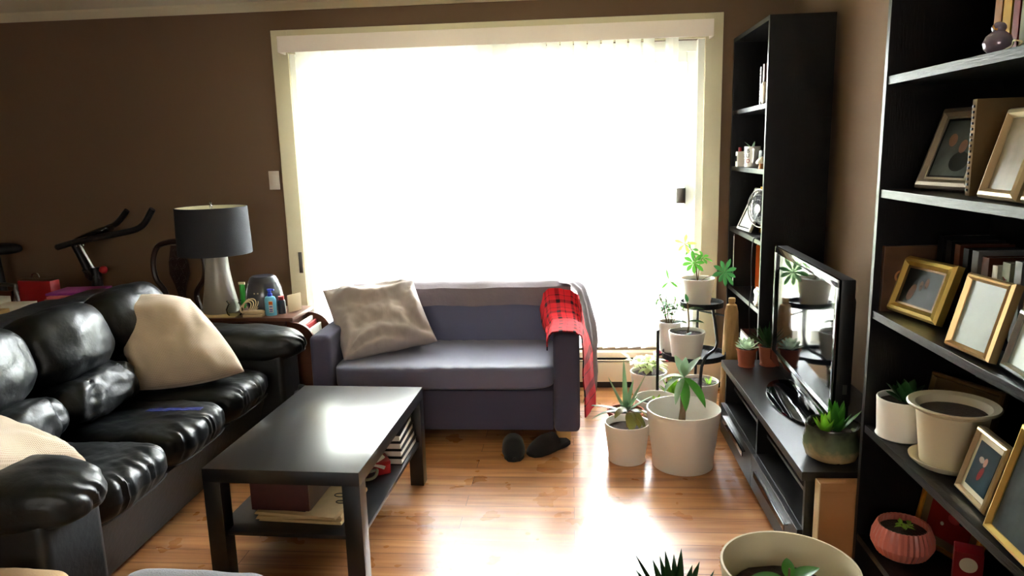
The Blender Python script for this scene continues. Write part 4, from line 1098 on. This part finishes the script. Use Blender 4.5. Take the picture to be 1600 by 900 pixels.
p8 = thing('potted_umbrella_plant', 'white pot with umbrella-leaved plant on the top tier of the stand', 'potted plant', (.672, 3.89, .647))
pot(p8, .066, .090, .148, 'whitepot_ribbed', .005, .85, n=44, rib=rings)
bm = nb_(); bs = nb_(); bd = nb_(); by = nb_()
def umbrella(tgt, c, n, L_, W, face, droop=.25, a0=0, span=2*PI):
    f_ = V(face).normalized(); u_ = f_.orthogonal().normalized(); v_ = f_.cross(u_)
    for i in range(n):
        a = a0+span*i/n; d = (u_*math.cos(a)+v_*math.sin(a))+f_*.15
        leaf(tgt, c, d, L_*(.85+.3*((i*7) % 3)/3), W, droop, up=f_, shape='obov', k=6)
heads = (((-.03, -.04, .235), 8, .062, .03, (-.2, -.8, .5), bm), ((.02, -.02, .26), 6, .05, .026, (.3, -.5, .8), bm), ((.125, -.06, .185), 9, .072, .034, (.35, -.85, .3), bd),
         ((-.075, -.02, .335), 5, .055, .024, (-.2, -.9, .2), by), ((-.15, .0, .13), 3, .06, .02, (-.5, -.8, .1), bm), ((-.035, .02, .30), 3, .045, .02, (-.4, -.6, .5), bm))
for (c, n, L_, W, fce, tgt) in heads:
    umbrella(tgt, c, n, L_*1.1, W*.72, fce)
    tube(bs, smoothpath([(0, 0, .12), (c[0]*.4, c[1]*.4, c[2]*.85), c], 5), .0022, 5)
obj('stems', bs, 'stem', p8); obj('foliage', bm, 'leaf', p8, ang=80); obj('foliage', bd, 'leaf_dark', p8, ang=80, label='dark green leaf cluster'); obj('foliage', by, 'leaf_yellow', p8, ang=80, label='leaves painted yellow-green as if backlit')  # the yellow-green cluster has its backlight put into the colour
p9 = thing('potted_rubber_plant', 'white pot with a few broad dark leaves, in front on the middle tier', 'potted plant', (.592, 3.715, .397))
pot(p9, .072, .094, .15, 'whitepot', .006, .88)
bs = nb_(); tube(bs, smoothpath([(0, 0, .12), (.01, 0, .19), (.0, 0, .30)]), .004, 6); tube(bs, [(0, -.01, .12), (-.01, -.03, .15)], .003, 6); obj('stems', bs, 'stem', p9)
bm = nb_()
for b, a, el, L_, W, dr in (((0, 0, .26), .1, .3, .09, .045, .5), ((0, 0, .255), 3.0, .1, .11, .035, .3), ((.005, 0, .20), 5.9, .1, .085, .045, .2), ((0, 0, .19), 2.6, .2, .08, .035, .4), ((-.01, -.03, .14), 4.9, .6, .05, .045, .9), ((0, 0, .30), 1.8, 1.0, .05, .02, .1)):
    leaf(bm, b, (math.cos(a)*math.cos(el), math.sin(a)*math.cos(el), math.sin(el)), L_, W, dr, shape='oval')
obj('foliage', bm, 'leaf_dark', p9, ang=80)
p10 = thing('potted_fern', 'narrow white pot with feathery green plant at the back of the middle tier', 'potted plant', (.525, 3.875, .397))
pot(p10, .05, .062, .165, 'whitepot', .005, .9)
bushy(p10, .15, 240, .11, .16, .042, .011, 'leaf', 21, stems=16, shape='oval')
pe = thing('terracotta_pot', 'tiny terracotta pot with trailing stem at the left edge of the middle tier', 'potted plant', (.515, 3.70, .397)) if False else None

# pale log post
lg = thing('wooden_post', 'pale tapered wooden post standing between the plant stand and the television bench', 'wooden post', (.835, 3.80, 0))
bm = nb_(); lathe(bm, [(0, 0), (.052, 0), (.050, .15), (.045, .35), (.041, .5), (.034, .63), (.026, .665), (.016, .672), (.016, .685), (0, .687)], 24, mod=lambda r, z, a: r*(1+.06*noise.noise(V((math.cos(a), math.sin(a), z*4)))))
obj('shaft', bm, 'bark', lg); obj('cork', Lt([(0, .682), (.018, .682), (.018, .70), (.015, .703), (0, .703)], 16), 'lightwood', lg)

# succulents and glazed pot on the television bench
t1 = thing('potted_succulent', 'small terracotta pot with pale rosette succulent on the television bench', 'potted plant', (.858, 3.545, .4086))
pot(t1, .036, .048, .093, 'terracotta', .004, .9, rim=.003)
rosette(t1, .085, 30, .062, .024, 'leaf_white', (1.2, .12), 'obov', 0, -.2, sd=3)
t2 = thing('potted_succulent', 'terracotta pot with tall finger-leaved succulent beside the television', 'potted plant', (.968, 3.56, .4086))
pot(t2, .038, .05, .10, 'terracotta', .004, .9, rim=.003)
rosette(t2, .09, 34, .13, .018, 'leaf_dark', (1.45, .5), 'blade', 1, .05, sd=8)
t3 = thing('potted_haworthia', 'green and beige glazed pot with spiky succulent on the near end of the bench', 'potted plant', (.893, 2.452, .4086))
hexm = lambda r, z, a: r*(1+.025*math.cos(6*a)*min(1, z/.1))
bm = nb_(); lathe(bm, [(0, 0), (.062, 0), (.085, .015), (.096, .05), (.095, .08), (.088, .10), (.090, .122), (.088, .127), (.082, .124), (.080, .10), (0, .095)], 48, mod=hexm); obj('pot', bm, 'glaze', t3)
bm = nb_(); lathe(bm, [(0, .101), (.05, .10), (.079, .098), (.079, .09)], 28); obj('soil', bm, 'soil', t3)
rosette(t3, .098, 13, .105, .036, 'leaf', (1.45, .75), 'blade', 1, .0, sd=5, c=(.012, 0)); rosette(t3, .098, 9, .075, .028, 'leaf_yellow', (1.4, .7), 'blade', 1, .0, sd=6, c=(-.028, -.01))

# cardboard box squeezed between bench and bookcase
kb = thing('flat_carton', 'flat brown cardboard carton standing between the bench and the near bookcase', 'box', (1.01, 2.306, 0))
bm = nb_(); box(bm, -.205, .22, -.022, .022, 0, .392, .003); obj('carton', bm, 'kraft', kb)
obj('lid_flap', B_(-.205, .22, -.0245, -.021, .365, .394, .001), 'kraft', kb); obj('lit_edge', B_(-.2085, -.205, -.022, .022, 0, .39, .0005), 'beige', kb, label='carton edge painted pale as if lit')  # beige strip paints the floor's light onto the carton edge

# foreground plants
fp = thing('potted_seedling', 'big cream pot with a leafy seedling at the bottom edge of the view', 'potted plant', (.585, 1.86, 0))
pot(fp, .14, .183, .355, 'creampot', .007, .72, n=56)
bm = nb_(); tube(bm, [(0, 0, .25), (.0, 0, .345)], .003, 6); obj('stems', bm, 'stem', fp)
bm = nb_()
for a, el, L_, W, z in ((.3, .5, .10, .05, .30), (.15, .15, .11, .05, .29), (3.0, .3, .10, .045, .30), (2.6, .1, .12, .05, .285), (4.6, .2, .08, .04, .29), (1.4, .6, .07, .035, .31), (5.4, .3, .09, .04, .28)):
    leaf(bm, (0, 0, z), (math.cos(a)*math.cos(el), math.sin(a)*math.cos(el), math.sin(el)), L_, W, .35, shape='oval', k=9)
obj('foliage', bm, 'leaf', fp, ang=80)
fs = thing('potted_spiky_plant', 'dark spiky-leaved plant at the bottom edge beside the big cream pot', 'potted plant', (.275, 1.80, 0))
pot(fs, .08, .105, .22, 'whitepot', .006, .9)
rosette(fs, .20, 26, .20, .04, 'leaf_dark', (1.5, .75), 'blade', 1, .1, sd=14)

# ------------------------------------------------------------------ picture frames
def frame(label, BL, BR, h, lean, fm, ph, bw=.02, dep=.016, matw=0, matm='mat_board', art=None, group=None, stand=True, lip=None):
    BL = V(BL); BR = V(BR); w_ = (BR-BL).length; ex_ = (BR-BL).normalized()
    nrm = V((0, 0, 1)).cross(ex_)  # pointing away from viewer side
    t = thing('framed_photo', label, 'photo frame', (BL+BR)/2, group=group)
    a = math.atan2(ex_.y, ex_.x)
    # local: x along bottom, y into depth (away from the viewer), z up; then leaned back
    t.rotation_euler = Euler((0, 0, a), 'XYZ')
    t.location.z += (dep+.002)*math.sin(lean)
    Lm = Matrix.Rotation(-lean, 4, 'X')
    def put(name, bm, m_, par, **k):
        bm.transform(Lm); return obj(name, bm, m_, par, **k)
    bm = nb_()
    def bar(x0, x1, z0_, z1_):
        pass
    # mitred moulding with a raised profile
    pr = [(0, 0), (bw*.25, -.35*dep), (bw*.6, -.5*dep), (bw, 0), (bw, dep*.5), (0, dep)]
    cor = [(-w_/2, 0, 1, 1), (w_/2, 0, -1, 1), (w_/2, h, -1, -1), (-w_/2, h, 1, -1)]
    rings_ = [[bm.verts.new((cx+s1*q[0], q[1], cz+s2*q[0])) for q in pr] for cx, cz, s1, s2 in cor]
    for i in range(4):
        A, B = rings_[i], rings_[(i+1) % 4]
        for k in range(len(pr)): bm.faces.new((A[k], A[(k+1) % len(pr)], B[(k+1) % len(pr)], B[k]))
    bmesh.ops.recalc_face_normals(bm, faces=bm.faces[:])
    bm.transform(Lm); fr = obj('frame', bm, fm, t, smooth=False)
    if lip:
        bm = nb_()
        for i, (x0, x1, z0_, z1_) in enumerate(((-w_/2+bw, w_/2-bw, bw, bw+.006), (-w_/2+bw, w_/2-bw, h-bw-.006, h-bw), (-w_/2+bw, -w_/2+bw+.006, bw, h-bw), (w_/2-bw-.006, w_/2-bw, bw, h-bw))): box(bm, x0, x1, -.002, .002, z0_, z1_)
        put('inner_lip', bm, lip, t, smooth=False)
    put('backing', B_(-w_/2+.004, w_/2-.004, dep*.5, dep*.5+.003, .004, h-.004), 'brown_book', t, smooth=False)
    bm = nb_(); box(bm, -w_/2+bw*.9, w_/2-bw*.9, .003, .0045, bw*.9, h-bw*.9)
    if matw:
        put('mat_board', bm, matm, t, smooth=False)
        bm = nb_(); box(bm, -w_/2+bw+matw, w_/2-bw-matw, .0015, .003, bw+matw, h-bw-matw)
    pt = put('photograph', bm, ph, t, smooth=False)
    if art:
        for nm, mm, (px, pz, rx, rz, rt) in art:
            bm = nb_(); n_ = 20
            vs = [bm.verts.new((w_*px+rx*math.cos(q)*math.cos(rt)-rz*math.sin(q)*math.sin(rt), +.0026 if not matw else .0011, h*pz+rx*math.cos(q)*math.sin(rt)+rz*math.sin(q)*math.cos(rt))) for q in [2*PI*k/n_ for k in range(n_)]]
            f2 = bm.faces.new(vs); f2.normal_flip() if f2.normal.y > 0 else None
            put(nm, bm, mm, pt, smooth=False)
    if stand:
        bm = nb_()
        zt = h*.62; yb = zt*math.sin(lean)+.05
        prism(bm, [(dep*.5+.003+zt*math.sin(lean), zt*math.cos(lean)), (dep*.5+.006+zt*math.sin(lean), zt*math.cos(lean)), (yb+.02, .001), (yb+.015, .001)], 'x', -.02, .02)
        obj('easel_leg', bm, 'black_book', t, smooth=False)
    return t
rad = math.radians
couple = lambda: [('figure', 'photo_dim', (-.02, .54, .008, .015, .1)), ('figure', 'photo_dim', (.07, .60, .008, .016, .0)), ('figure', 'photo_dim', (-.16, .40, .014, .026, -.3)), ('figure', 'photo_black', (.02, .36, .03, .035, 0))]
z = NS[1]+.0006
frame('pewter frame with dark inner border and a faded couple photo, far end of its shelf', (.985, 2.19, z), (1.032, 1.99, z), .232, rad(20), 'pewter', 'photo_grey', .026, .02, .012, 'photo_black', [('figure', 'photo_dim', (.10, .52, .014, .019, 0)), ('figure', 'photo_black', (.12, .34, .034, .028, 0)), ('figure', 'photo_dim', (-.12, .60, .015, .019, .4))], lip='pewter')
frame('champagne frame with a blurry warm photo in front of the ridged album', (.950, 1.79, z), (.944, 1.632, z), .207, rad(15), 'goldpale', 'photo_tan', .022, .02, 0)
frame('pale frame cut off by the right edge of the view on the upper photo shelf', (.945, 1.612, z), (.93, 1.46, z), .19, rad(15), 'goldpale', 'photo_tan', .018, .02, 0)
al = thing('photo_album', 'brown album with perforated spine leaning behind the champagne frame', 'album', (1.045, 1.90, z), rad(-8))
bm = nb_(); box(bm, -.06, .13, -.014, .014, 0, .235, .002); obj('cover', bm, 'mat_brown', al)
bm = nb_()
for k in range(16): box(bm, -.0635, -.060, -.004, .004, .012+k*.0135, .018+k*.0135)
obj('spine_holes', bm, 'black_book', al, smooth=False)
z = NS[2]+.0006
frame('wide gold frame with photo of an embracing couple, far end of its shelf', (.955, 2.243, z), (.995, 2.026, z), .172, rad(18), 'gold', 'photo_dark', .028, .022, 0, art=couple(), lip='bronzewood')
frame('light gold upright frame with a white reflection painted on its picture, in front of the wide gold frame', (.930, 1.838, z), (.945, 1.675, z), .187, rad(14.5), 'goldrose', 'painted_glare', .016, .02, 0)
frame('silver frame at the right edge of the view below the champagne frames', (.956, 1.645, z), (.940, 1.49, z), .14, rad(13.5), 'silver', 'painted_glare', .018, .018, 0)
z = NS[3]+.0006
frame('gold frame with cream mat and a photo of a person in red', (.975, 1.818, z), (.963, 1.665, z), .172, rad(15), 'goldpale', 'photo_teal', .014, .016, .014, 'mat_board', [('figure', 'photo_red', (.0, .42, .009, .02, -.3)), ('figure', 'skin', (.02, .60, .008, .012, -.2)), ('figure', 'photo_white', (-.1, .6, .012, .008, 0))])
frame('largest gold frame with a dark photo, cut off by the right edge', (.935, 1.612, z), (.925, 1.42, z), .26, rad(14), 'gold', 'photo_grey', .018, .018, 0)
frame('bronze wooden frame standing behind the pots on the plant shelf', (1.075, 2.235, z), (1.17, 2.02, z), .178, rad(12), 'bronzewood', 'photo_dark', .016, .018, .03, 'mat_brown', stand=False)
z = NS[4]+.0006
frame('gold-edged frame with a red picture behind the pink ribbed pot', (1.075, 2.235, z), (1.165, 2.03, z), .19, rad(14), 'goldedge', 'photo_red', .010, .018, .03, 'mat_brown', lip='goldedge', stand=False, art=[('figure', 'redink', (.05, .6, .02, .015, 0)), ('figure', 'photo_white', (-.1, .45, .006, .006, 0)), ('figure', 'photo_black', (.16, .62, .01, .014, 0))])
rc = thing('red_printed_box', 'small red and cream printed box on the bottom visible shelf', 'box', (1.09, 1.935, z), rad(-25))
obj('carton', B_(-.035, .035, -.03, .03, 0, .135, .002), 'red_book', rc)
bm = nb_(); puff(bm, (0, -.0303, .10), (.022, .0008, .022), 2, 6); obj('round_label', bm, 'mat_board', rc, smooth=False)
obj('label', B_(-.03, .03, -.0312, -.030, .02, .045), 'mat_board', rc, smooth=False)
bm = nb_(); box(bm, -.026, .026, -.0318, -.0311, .034, .041); box(bm, -.022, .022, -.0318, -.0311, .024, .030); obj('printed_lines', bm, 'ink', rc, smooth=False)

# pots on the near bookcase
z = NS[3]+.0006
q1 = thing('potted_succulent', 'white cylindrical pot with a dark succulent, far end of the plant shelf', 'potted plant', (.990, 2.165, z))
pot(q1, .068, .074, .122, 'whitepot', .004, .86)
rosette(q1, .10, 22, .075, .03, 'leaf_dark', (1.3, .4), 'obov', 0, -.1, sd=31, c=(.01, 0))
q2 = thing('cream_planter', 'cream plastic planter with flared rim and saucer on the plant shelf', 'planter', (1.03, 1.965, z))
bm = nb_(); lathe(bm, [(0, 0), (.082, 0), (.098, .014), (.100, .02), (.094, .018), (.08, .006), (0, .005)], 44); obj('saucer', bm, 'creampot', q2)
bm = nb_(); lathe(bm, [(0, .008), (.072, .008), (.090, .155), (.112, .168), (.114, .172), (.110, .176), (.092, .170), (.086, .160), (.083, .15), (0, .148)], 48); obj('pot', bm, 'creampot', q2)
bm = nb_(); lathe(bm, [(0, .155), (.05, .154), (.0835, .15), (.083, .14)], 28); obj('soil', bm, 'soil', q2)
z = NS[4]+.0006
q3 = thing('pink_ribbed_pot', 'pink ribbed bowl pot with a small green sprout on a low shelf', 'potted plant', (1.000, 2.125, z))
ribm = lambda r, z, a: r*(1+.02*math.cos(34*a)*(1 if r > .05 else 0))
bm = nb_(); lathe(bm, [(0, 0), (.05, 0), (.072, .014), (.088, .045), (.086, .07), (.074, .10), (.072, .104), (.067, .102), (.070, .08), (0, .078)], 136, mod=ribm); obj('pot', bm, 'pinkpot', q3, ang=25)
bm = nb_(); lathe(bm, [(0, .085), (.04, .084), (.068, .082), (.067, .07)], 24); obj('soil', bm, 'soil', q3)
bushy(q3, .08, 18, .02, .035, .028, .014, 'leaf_yellow', 41, stems=4)

# top shelf ornament and books
z = NS[0]+.0006
orn = thing('round_ornament', 'shiny round bird-like ornament on the top visible shelf', 'ornament', (.962, 1.79, z))
bm = nb_(); lathe(bm, [(0, 0), (.015, 0), (.027, .012), (.030, .026), (.025, .040), (.014, .05), (0, .053)], 28); obj('body', bm, 'violet_glass', orn)
bm = nb_(); puff(bm, (0, 0, .058), (.015, .015, .013), 2, 8); obj('head', bm, 'violet_glass', orn)
bm = nb_()
tube(bm, [(.003*math.cos(a)-.012+.0, -.008+.006*math.sin(a), .058+.006*math.sin(a)) for a in [k*PI/6 for k in range(12)]], .0015, 5, closed=True); obj('gold_ring', bm, 'goldedge', orn)
wire = obj('wire_trinket', Tb(smoothpath([(.955, 1.755, z+.004), (.96, 1.73, z+.012), (.952, 1.71, z+.02), (.958, 1.69, z+.014), (.955, 1.70, z+.006)]), .002, 6), 'goldpale'); tag(wire, 'thin pale wire trinket lying before the books on the top shelf', 'trinket')
def book(lab, x, y, z, th, d, h, m_, group=None, tilt=0, rz=0, spine=None, sc='ink', ssz=.012, strip=None, marks=None):
    """upright book, spine towards -X, thickness along y"""
    t = thing('book', lab, 'book', (x, y, z), rz, group, rot=(tilt, 0, rz))
    bm = nb_(); box(bm, 0, d, -th/2, -th/2+.0025, 0, h, .0008); box(bm, 0, d, th/2-.0025, th/2, 0, h, .0008); box(bm, 0, .003, -th/2, th/2, 0, h, .0008)
    obj('cover', bm, m_, t, smooth=False)
    obj('pages', B_(.003, d-.004, -th/2+.0025, th/2-.0025, .003, h-.003), 'paper', t, smooth=False)
    if strip: obj('spine_strip', B_(-.0012, 0, -th/2+.001, th/2-.001, .01, h-.01), strip, t, smooth=False)
    if marks:
        bm = nb_(); zz = h*.08
        while zz < h*.92: box(bm, -.0012, -.0002, -th*.22, th*.22, zz, zz+.009); zz += .017
        obj('spine_lettering', bm, marks, t, smooth=False)
    if spine: lettering('spine_title', spine, ssz, (-.0008, 0, h*.62), Matrix(((0, 0, -1), (0, 1, 0), (1, 0, 0))).to_euler(), sc, t)
    return t
G = 'books on the top visible shelf'
book('tan patterned book beside the ornament on the top shelf', 1.0, 1.87, z, .030, .16, .24, 'tan_book')
book('yellow and red book second from the ornament on the top shelf', 1.0, 1.833, z, .034, .16, .25, 'yellow_book', )
book('dark red book third from the ornament on the top shelf', 1.0, 1.797, z, .026, .16, .25, 'red_book')
book('grey-green book fourth from the ornament on the top shelf', 1.0, 1.764, z, .030, .16, .26, 'green_book')
z = NS[2]+.0006
# dark picture book facing the viewer against the far side panel
pb = thing('picture_book', 'dark sepia picture book with ornate lettering standing against the far side panel', 'book', (1.075, 2.245, z))
bm = nb_(); box(bm, -.14, .11, -.008, .008, 0, .20, .001); obj('cover', bm, 'sepia', pb, smooth=False)
lettering('cover_title', 'Ol', .055, (-.08, -.0085, .105), (PI/2, 0, 0), 'tan_book', pb)
bks = (('black_book', .034, .235, 'thick black book at the far end of the middle book row', None), ('black_book', .03, .225, 'second black book from the far end of the middle row', None), ('brown_book', .03, .22, 'brown book third from the far end of the middle row', None), ('black_book', .028, .215, 'black ornate book just before the glossy grey one', None), ('grey_book', .032, .215, 'glossy grey book in the middle row', None), ('brown_book', .034, .205, 'brown book between the glossy grey and white ones', None), ('white_book', .026, .19, 'white book in the middle row', None), ('green_book', .034, .205, 'pale green book with red title in the middle row', 'ENTARY'), ('grey_book', .03, .215, 'silvery grey book next to the pale green one', None), ('tan_book', .024, .205, 'tan book with dark spine letters next to the silvery one', 1), ('black_book', .034, .21, 'black and red book at the near end of the middle row', None), ('red_book', .03, .20, 'dark red book behind the silver frame', None))
yy = 2.215; 
for k, (m_, th, h, lab, sp__) in enumerate(bks):
    yy -= th/2
    book(lab, 1.075, yy, z, th*.96, .145, h, m_, 'books on the middle shelf of the near bookcase', spine=sp__ if sp__ != 1 else None, sc='redink', ssz=.022, marks='ink' if sp__ == 1 else None)
    yy -= th/2+.0165

# ------------------------------------------------------------------ things on the far bookcase
z = FS[0]+.0006
book('black book with pale spine lettering on the top shelf of the far bookcase', .965, 3.90, z, .030, .15, .19, 'black_book', 'books on the top shelf of the far bookcase', marks='paper')
bbk = book('brown and red book with bold spine letters on the top shelf of the far bookcase', .97, 3.862, z, .034, .15, .20, 'brown_book', 'books on the top shelf of the far bookcase')
lettering('cover_title', 'BE', .055, (.045, -.0176, .165), (PI/2, 0, 0), 'orangebook', bbk); lettering('cover_title', 'IO', .055, (.045, -.0176, .115), (PI/2, 0, 0), 'orangebook', bbk)
ov = thing('oval_ornament', 'white and lilac oval ornament standing before the books in the far bookcase', 'ornament', (.957, 3.795, z))
bm = nb_(); puff(bm, (0, 0, .055), (.016, .032, .055), 2.2, 10); obj('body', bm, 'whitebunny', ov)
bm = nb_(); puff(bm, (-.006, 0, .055), (.012, .022, .042), 2.2, 8); obj('face', bm, 'violet_glass', ov)
z = FS[1]+.0006
bo = thing('small_bottle', 'small white bottle with red cap on the second shelf of the far bookcase', 'bottle', (.965, 4.30, z))
obj('bottle_body', B_(-.02, .02, -.025, .025, 0, .085, .004), 'paper', bo)
obj('cap', Lt([(0, .085), (.010, .085), (.010, .108), (0, .108)], 16), 'darkred', bo)
bm = nb_(); tube(bm, [(-.0205, .013*math.cos(a), .045+.013*math.sin(a)) for a in [k*PI/8 for k in range(16)]], .004, 5, closed=True); box(bm, -.021, -.020, -.006, .006, .039, .051); obj('round_mark', bm, 'ink', bo)
mg = thing('printed_mug', 'white mug with printed letters holding a small sprig, far bookcase', 'mug', (.985, 4.10, z))
bm = nb_(); lathe(bm, [(0, 0), (.036, 0), (.040, .004), (.042, .112), (.039, .112), (.037, .01), (0, .01)], 32); obj('mug_body', bm, 'whitepot', mg)
obj('handle', Tb(smoothpath([(-.005, -.036, .098), (-.008, -.072, .088), (-.008, -.070, .048), (-.005, -.036, .028)], 5), .006, 8), 'whitepot', mg)
for k, (s_, c_, zz, aa) in enumerate((('C', 'ink', .088, 0), ('G', 'ink', .062, .1), ('U', 'ink', .062, .75), ('J', 'ink', .036, .2), ('O', 'redink', .034, .8), ('B', 'ink', .088, .8))):
    an = PI+.0+aa; lettering('mug_letter', s_, .03, (.0425*math.cos(an), .0425*math.sin(an), zz), (PI/2, 0, an+PI/2), c_, mg)
bm = nb_()
for a, el, L_ in ((1, 1.1, .06), (3.5, .9, .07), (5, 1.2, .05), (2.2, .7, .05), (4.2, .6, .06)): leaf(bm, (0, 0, .09), (math.cos(a)*math.cos(el), math.sin(a)*math.cos(el), math.sin(el)), L_, .014, .4)
obj('sprig', bm, 'leaf_silver', mg, ang=80)
dp = thing('dark_cup', 'dark round cup behind the printed mug', 'cup', (1.03, 3.96, z)); bm = nb_(); lathe(bm, [(0, 0), (.03, 0), (.045, .05), (.042, .09), (.038, .09), (.04, .05), (0, .01)], 24); obj('cup_body', bm, 'grey_lid', dp)
mu = thing('mushroom_ornament', 'small white mushroom-shaped ornament next to the printed mug', 'ornament', (.962, 3.795, z))
obj('stalk', Lt([(0, 0), (.018, 0), (.014, .03), (0, .03)], 16), 'tan_book', mu); obj('cap', Lt([(.0, .026), (.03, .026), (.032, .035), (.018, .052), (0, .062)], 20), 'whitebunny', mu)
z = FS[2]+.0006
bd_ = obj('yellow_board', B_(-.005, .005, -.11, .11, 0, .25, .002), 'yellow_book'); bd_.location = (1.10, 3.98, z); bd_.rotation_euler = (0, 0, rad(40)); tag(bd_, 'yellow board standing at the back of the third shelf of the far bookcase', 'board')
frame('white picture frame leaning beside the desk fan on the far bookcase', (.950, 4.26, z), (.968, 4.04, z), .25, rad(24), 'paper', 'paper', .014, .012, 0, lip='black_book')
fn = thing('desk_fan', 'small round black desk fan on the third shelf of the far bookcase', 'fan', (.985, 3.80, z))
obj('base', Lt([(0, 0), (.05, 0), (.05, .008), (.03, .014), (0, .014)], 24), 'blackplastic', fn); obj('neck', Tb([(0, 0, .01), (.01, 0, .06)], .008, 8), 'blackplastic', fn)
Mf = Matrix.Translation((0, 0, .155)) @ Matrix.Rotation(rad(25), 4, 'Z') @ Matrix.Rotation(-PI/2, 4, 'Y')
def fp_(r, k, n, zz): a = 2*PI*k/n; return Mf @ V((r*math.cos(a), r*math.sin(a), zz))
bm = nb_()
tube(bm, [fp_(.095, k, 36, .03) for k in range(36)], .0035, 6, closed=True); obj('rim', bm, 'steel', fn); bm = nb_()
for r, zz in ((.095, 0), (.07, .036), (.045, .04), (.022, .042)): tube(bm, [fp_(r, k, 36, zz) for k in range(36)], .0018, 6, closed=True)
for k in range(18): tube(bm, [fp_(.095, k, 18, .03), fp_(.06, k+.3, 18, .038), fp_(.02, k+.5, 18, .042)], .0013, 4)
obj('grille', bm, 'blackplastic', fn)
bm = nb_(); lathe(bm, [(0, .040), (.024, .040), (.022, .046), (0, .047)], 24, M4=Mf); obj('hub_cap', bm, 'steel', fn)
bm = nb_(); lathe(bm, [(0, -.03), (.035, -.03), (.095, -.004), (.093, .0), (0, -.005)], 32, M4=Mf); obj('fan_shell', bm, 'blackplastic', fn)
for k in range(4):
    bm = nb_(); surf(bm, lambda u, v: Mf @ V(((.012+u*.07)*math.cos(k*PI/2+v*1.0), (.012+u*.07)*math.sin(k*PI/2+v*1.0), .012+.014*v)), 6, 6, .001); obj('blade', bm, 'grey_lid', fn)
cbl = obj('fan_cable', Tb(smoothpath([(.945, 3.80, z+.006), (.925, 3.77, z-.01), (.918, 3.76, .90), (.924, 3.765, .78), (.915, 3.76, .66), (.920, 3.76, .55), (.93, 3.75, .43)]), .003, 6), 'rubber'); tag(cbl, 'thin black cable hanging down the front of the far bookcase', 'cable')
z = FS[3]+.0006
og = thing('orange_binder', 'tall orange binder on the fourth shelf of the far bookcase', 'binder', (.985, 3.93, z), rad(-20))
bm = nb_(); box(bm, 0, .18, -.03, -.026, 0, .30, .001); box(bm, 0, .18, .026, .03, 0, .30, .001); box(bm, 0, .004, -.03, .03, 0, .30, .001); obj('cover', bm, 'orangebook', og, smooth=False); obj('pages', B_(.006, .17, -.024, .024, .004, .292), 'paper', og, smooth=False)
book('pale thin book at the far end of the fourth shelf of the far bookcase', .955, 4.34, z, .016, .18, .31, 'black_book', strip='white_book')
rb_ = thing('rabbit_figurine', 'white ceramic rabbit figurine in front of the orange binder', 'figurine', (.972, 3.80, z))
bm = nb_()
puff(bm, (0, -.02, .036), (.026, .046, .036), 2.2, 10); puff(bm, (0, .035, .064), (.018, .028, .020), 2.1, 8, M4=None); puff(bm, (0, .018, .045), (.018, .024, .03), 2.1, 8)
puff(bm, (0, -.066, .030), (.010, .010, .010), 2, 5); puff(bm, (.010, .028, .008), (.008, .022, .008), 2, 5); puff(bm, (-.012, .028, .008), (.008, .022, .008), 2, 5); puff(bm, (-.018, -.03, .012), (.012, .028, .012), 2, 5)
obj('body', bm, 'whitebunny', rb_)
for sx in (-1, 1):
    bm = nb_(); puff(bm, (sx*.009, -.004, .088), (.005, .028, .009), 2.2, 6, M4=Matrix.Rotation(0, 4, 'X')); obj('ear', bm, 'whitebunny', rb_)
bm = nb_(); puff(bm, (-.0165, .043, .069), (.002, .003, .003), 2, 4); obj('eye', bm, 'ink', rb_)
z = FS[4]+.0006
wb = thing('storage_box', 'white and maroon open storage box on the fifth shelf of the far bookcase', 'box', (1.02, 3.93, z))
bm = nb_(); box(bm, -.075, .08, -.13, .13, 0, .004); box(bm, -.075, -.071, -.13, .13, 0, .11); box(bm, .076, .08, -.13, .13, 0, .11); box(bm, -.075, .08, -.13, -.126, 0, .11); box(bm, -.075, .08, .126, .13, 0, .11)
obj('carton', bm, 'maroonbox', wb, smooth=False); obj('label', B_(-.0765, -.0752, -.12, .125, .006, .10), 'paper', wb, smooth=False)
frame('small pale frame with a striped picture standing inside the storage box', (1.05, 4.03, z+.005), (.99, 3.90, z+.005), .20, rad(16), 'goldpale', 'photo_tan', .012, .012, .012)
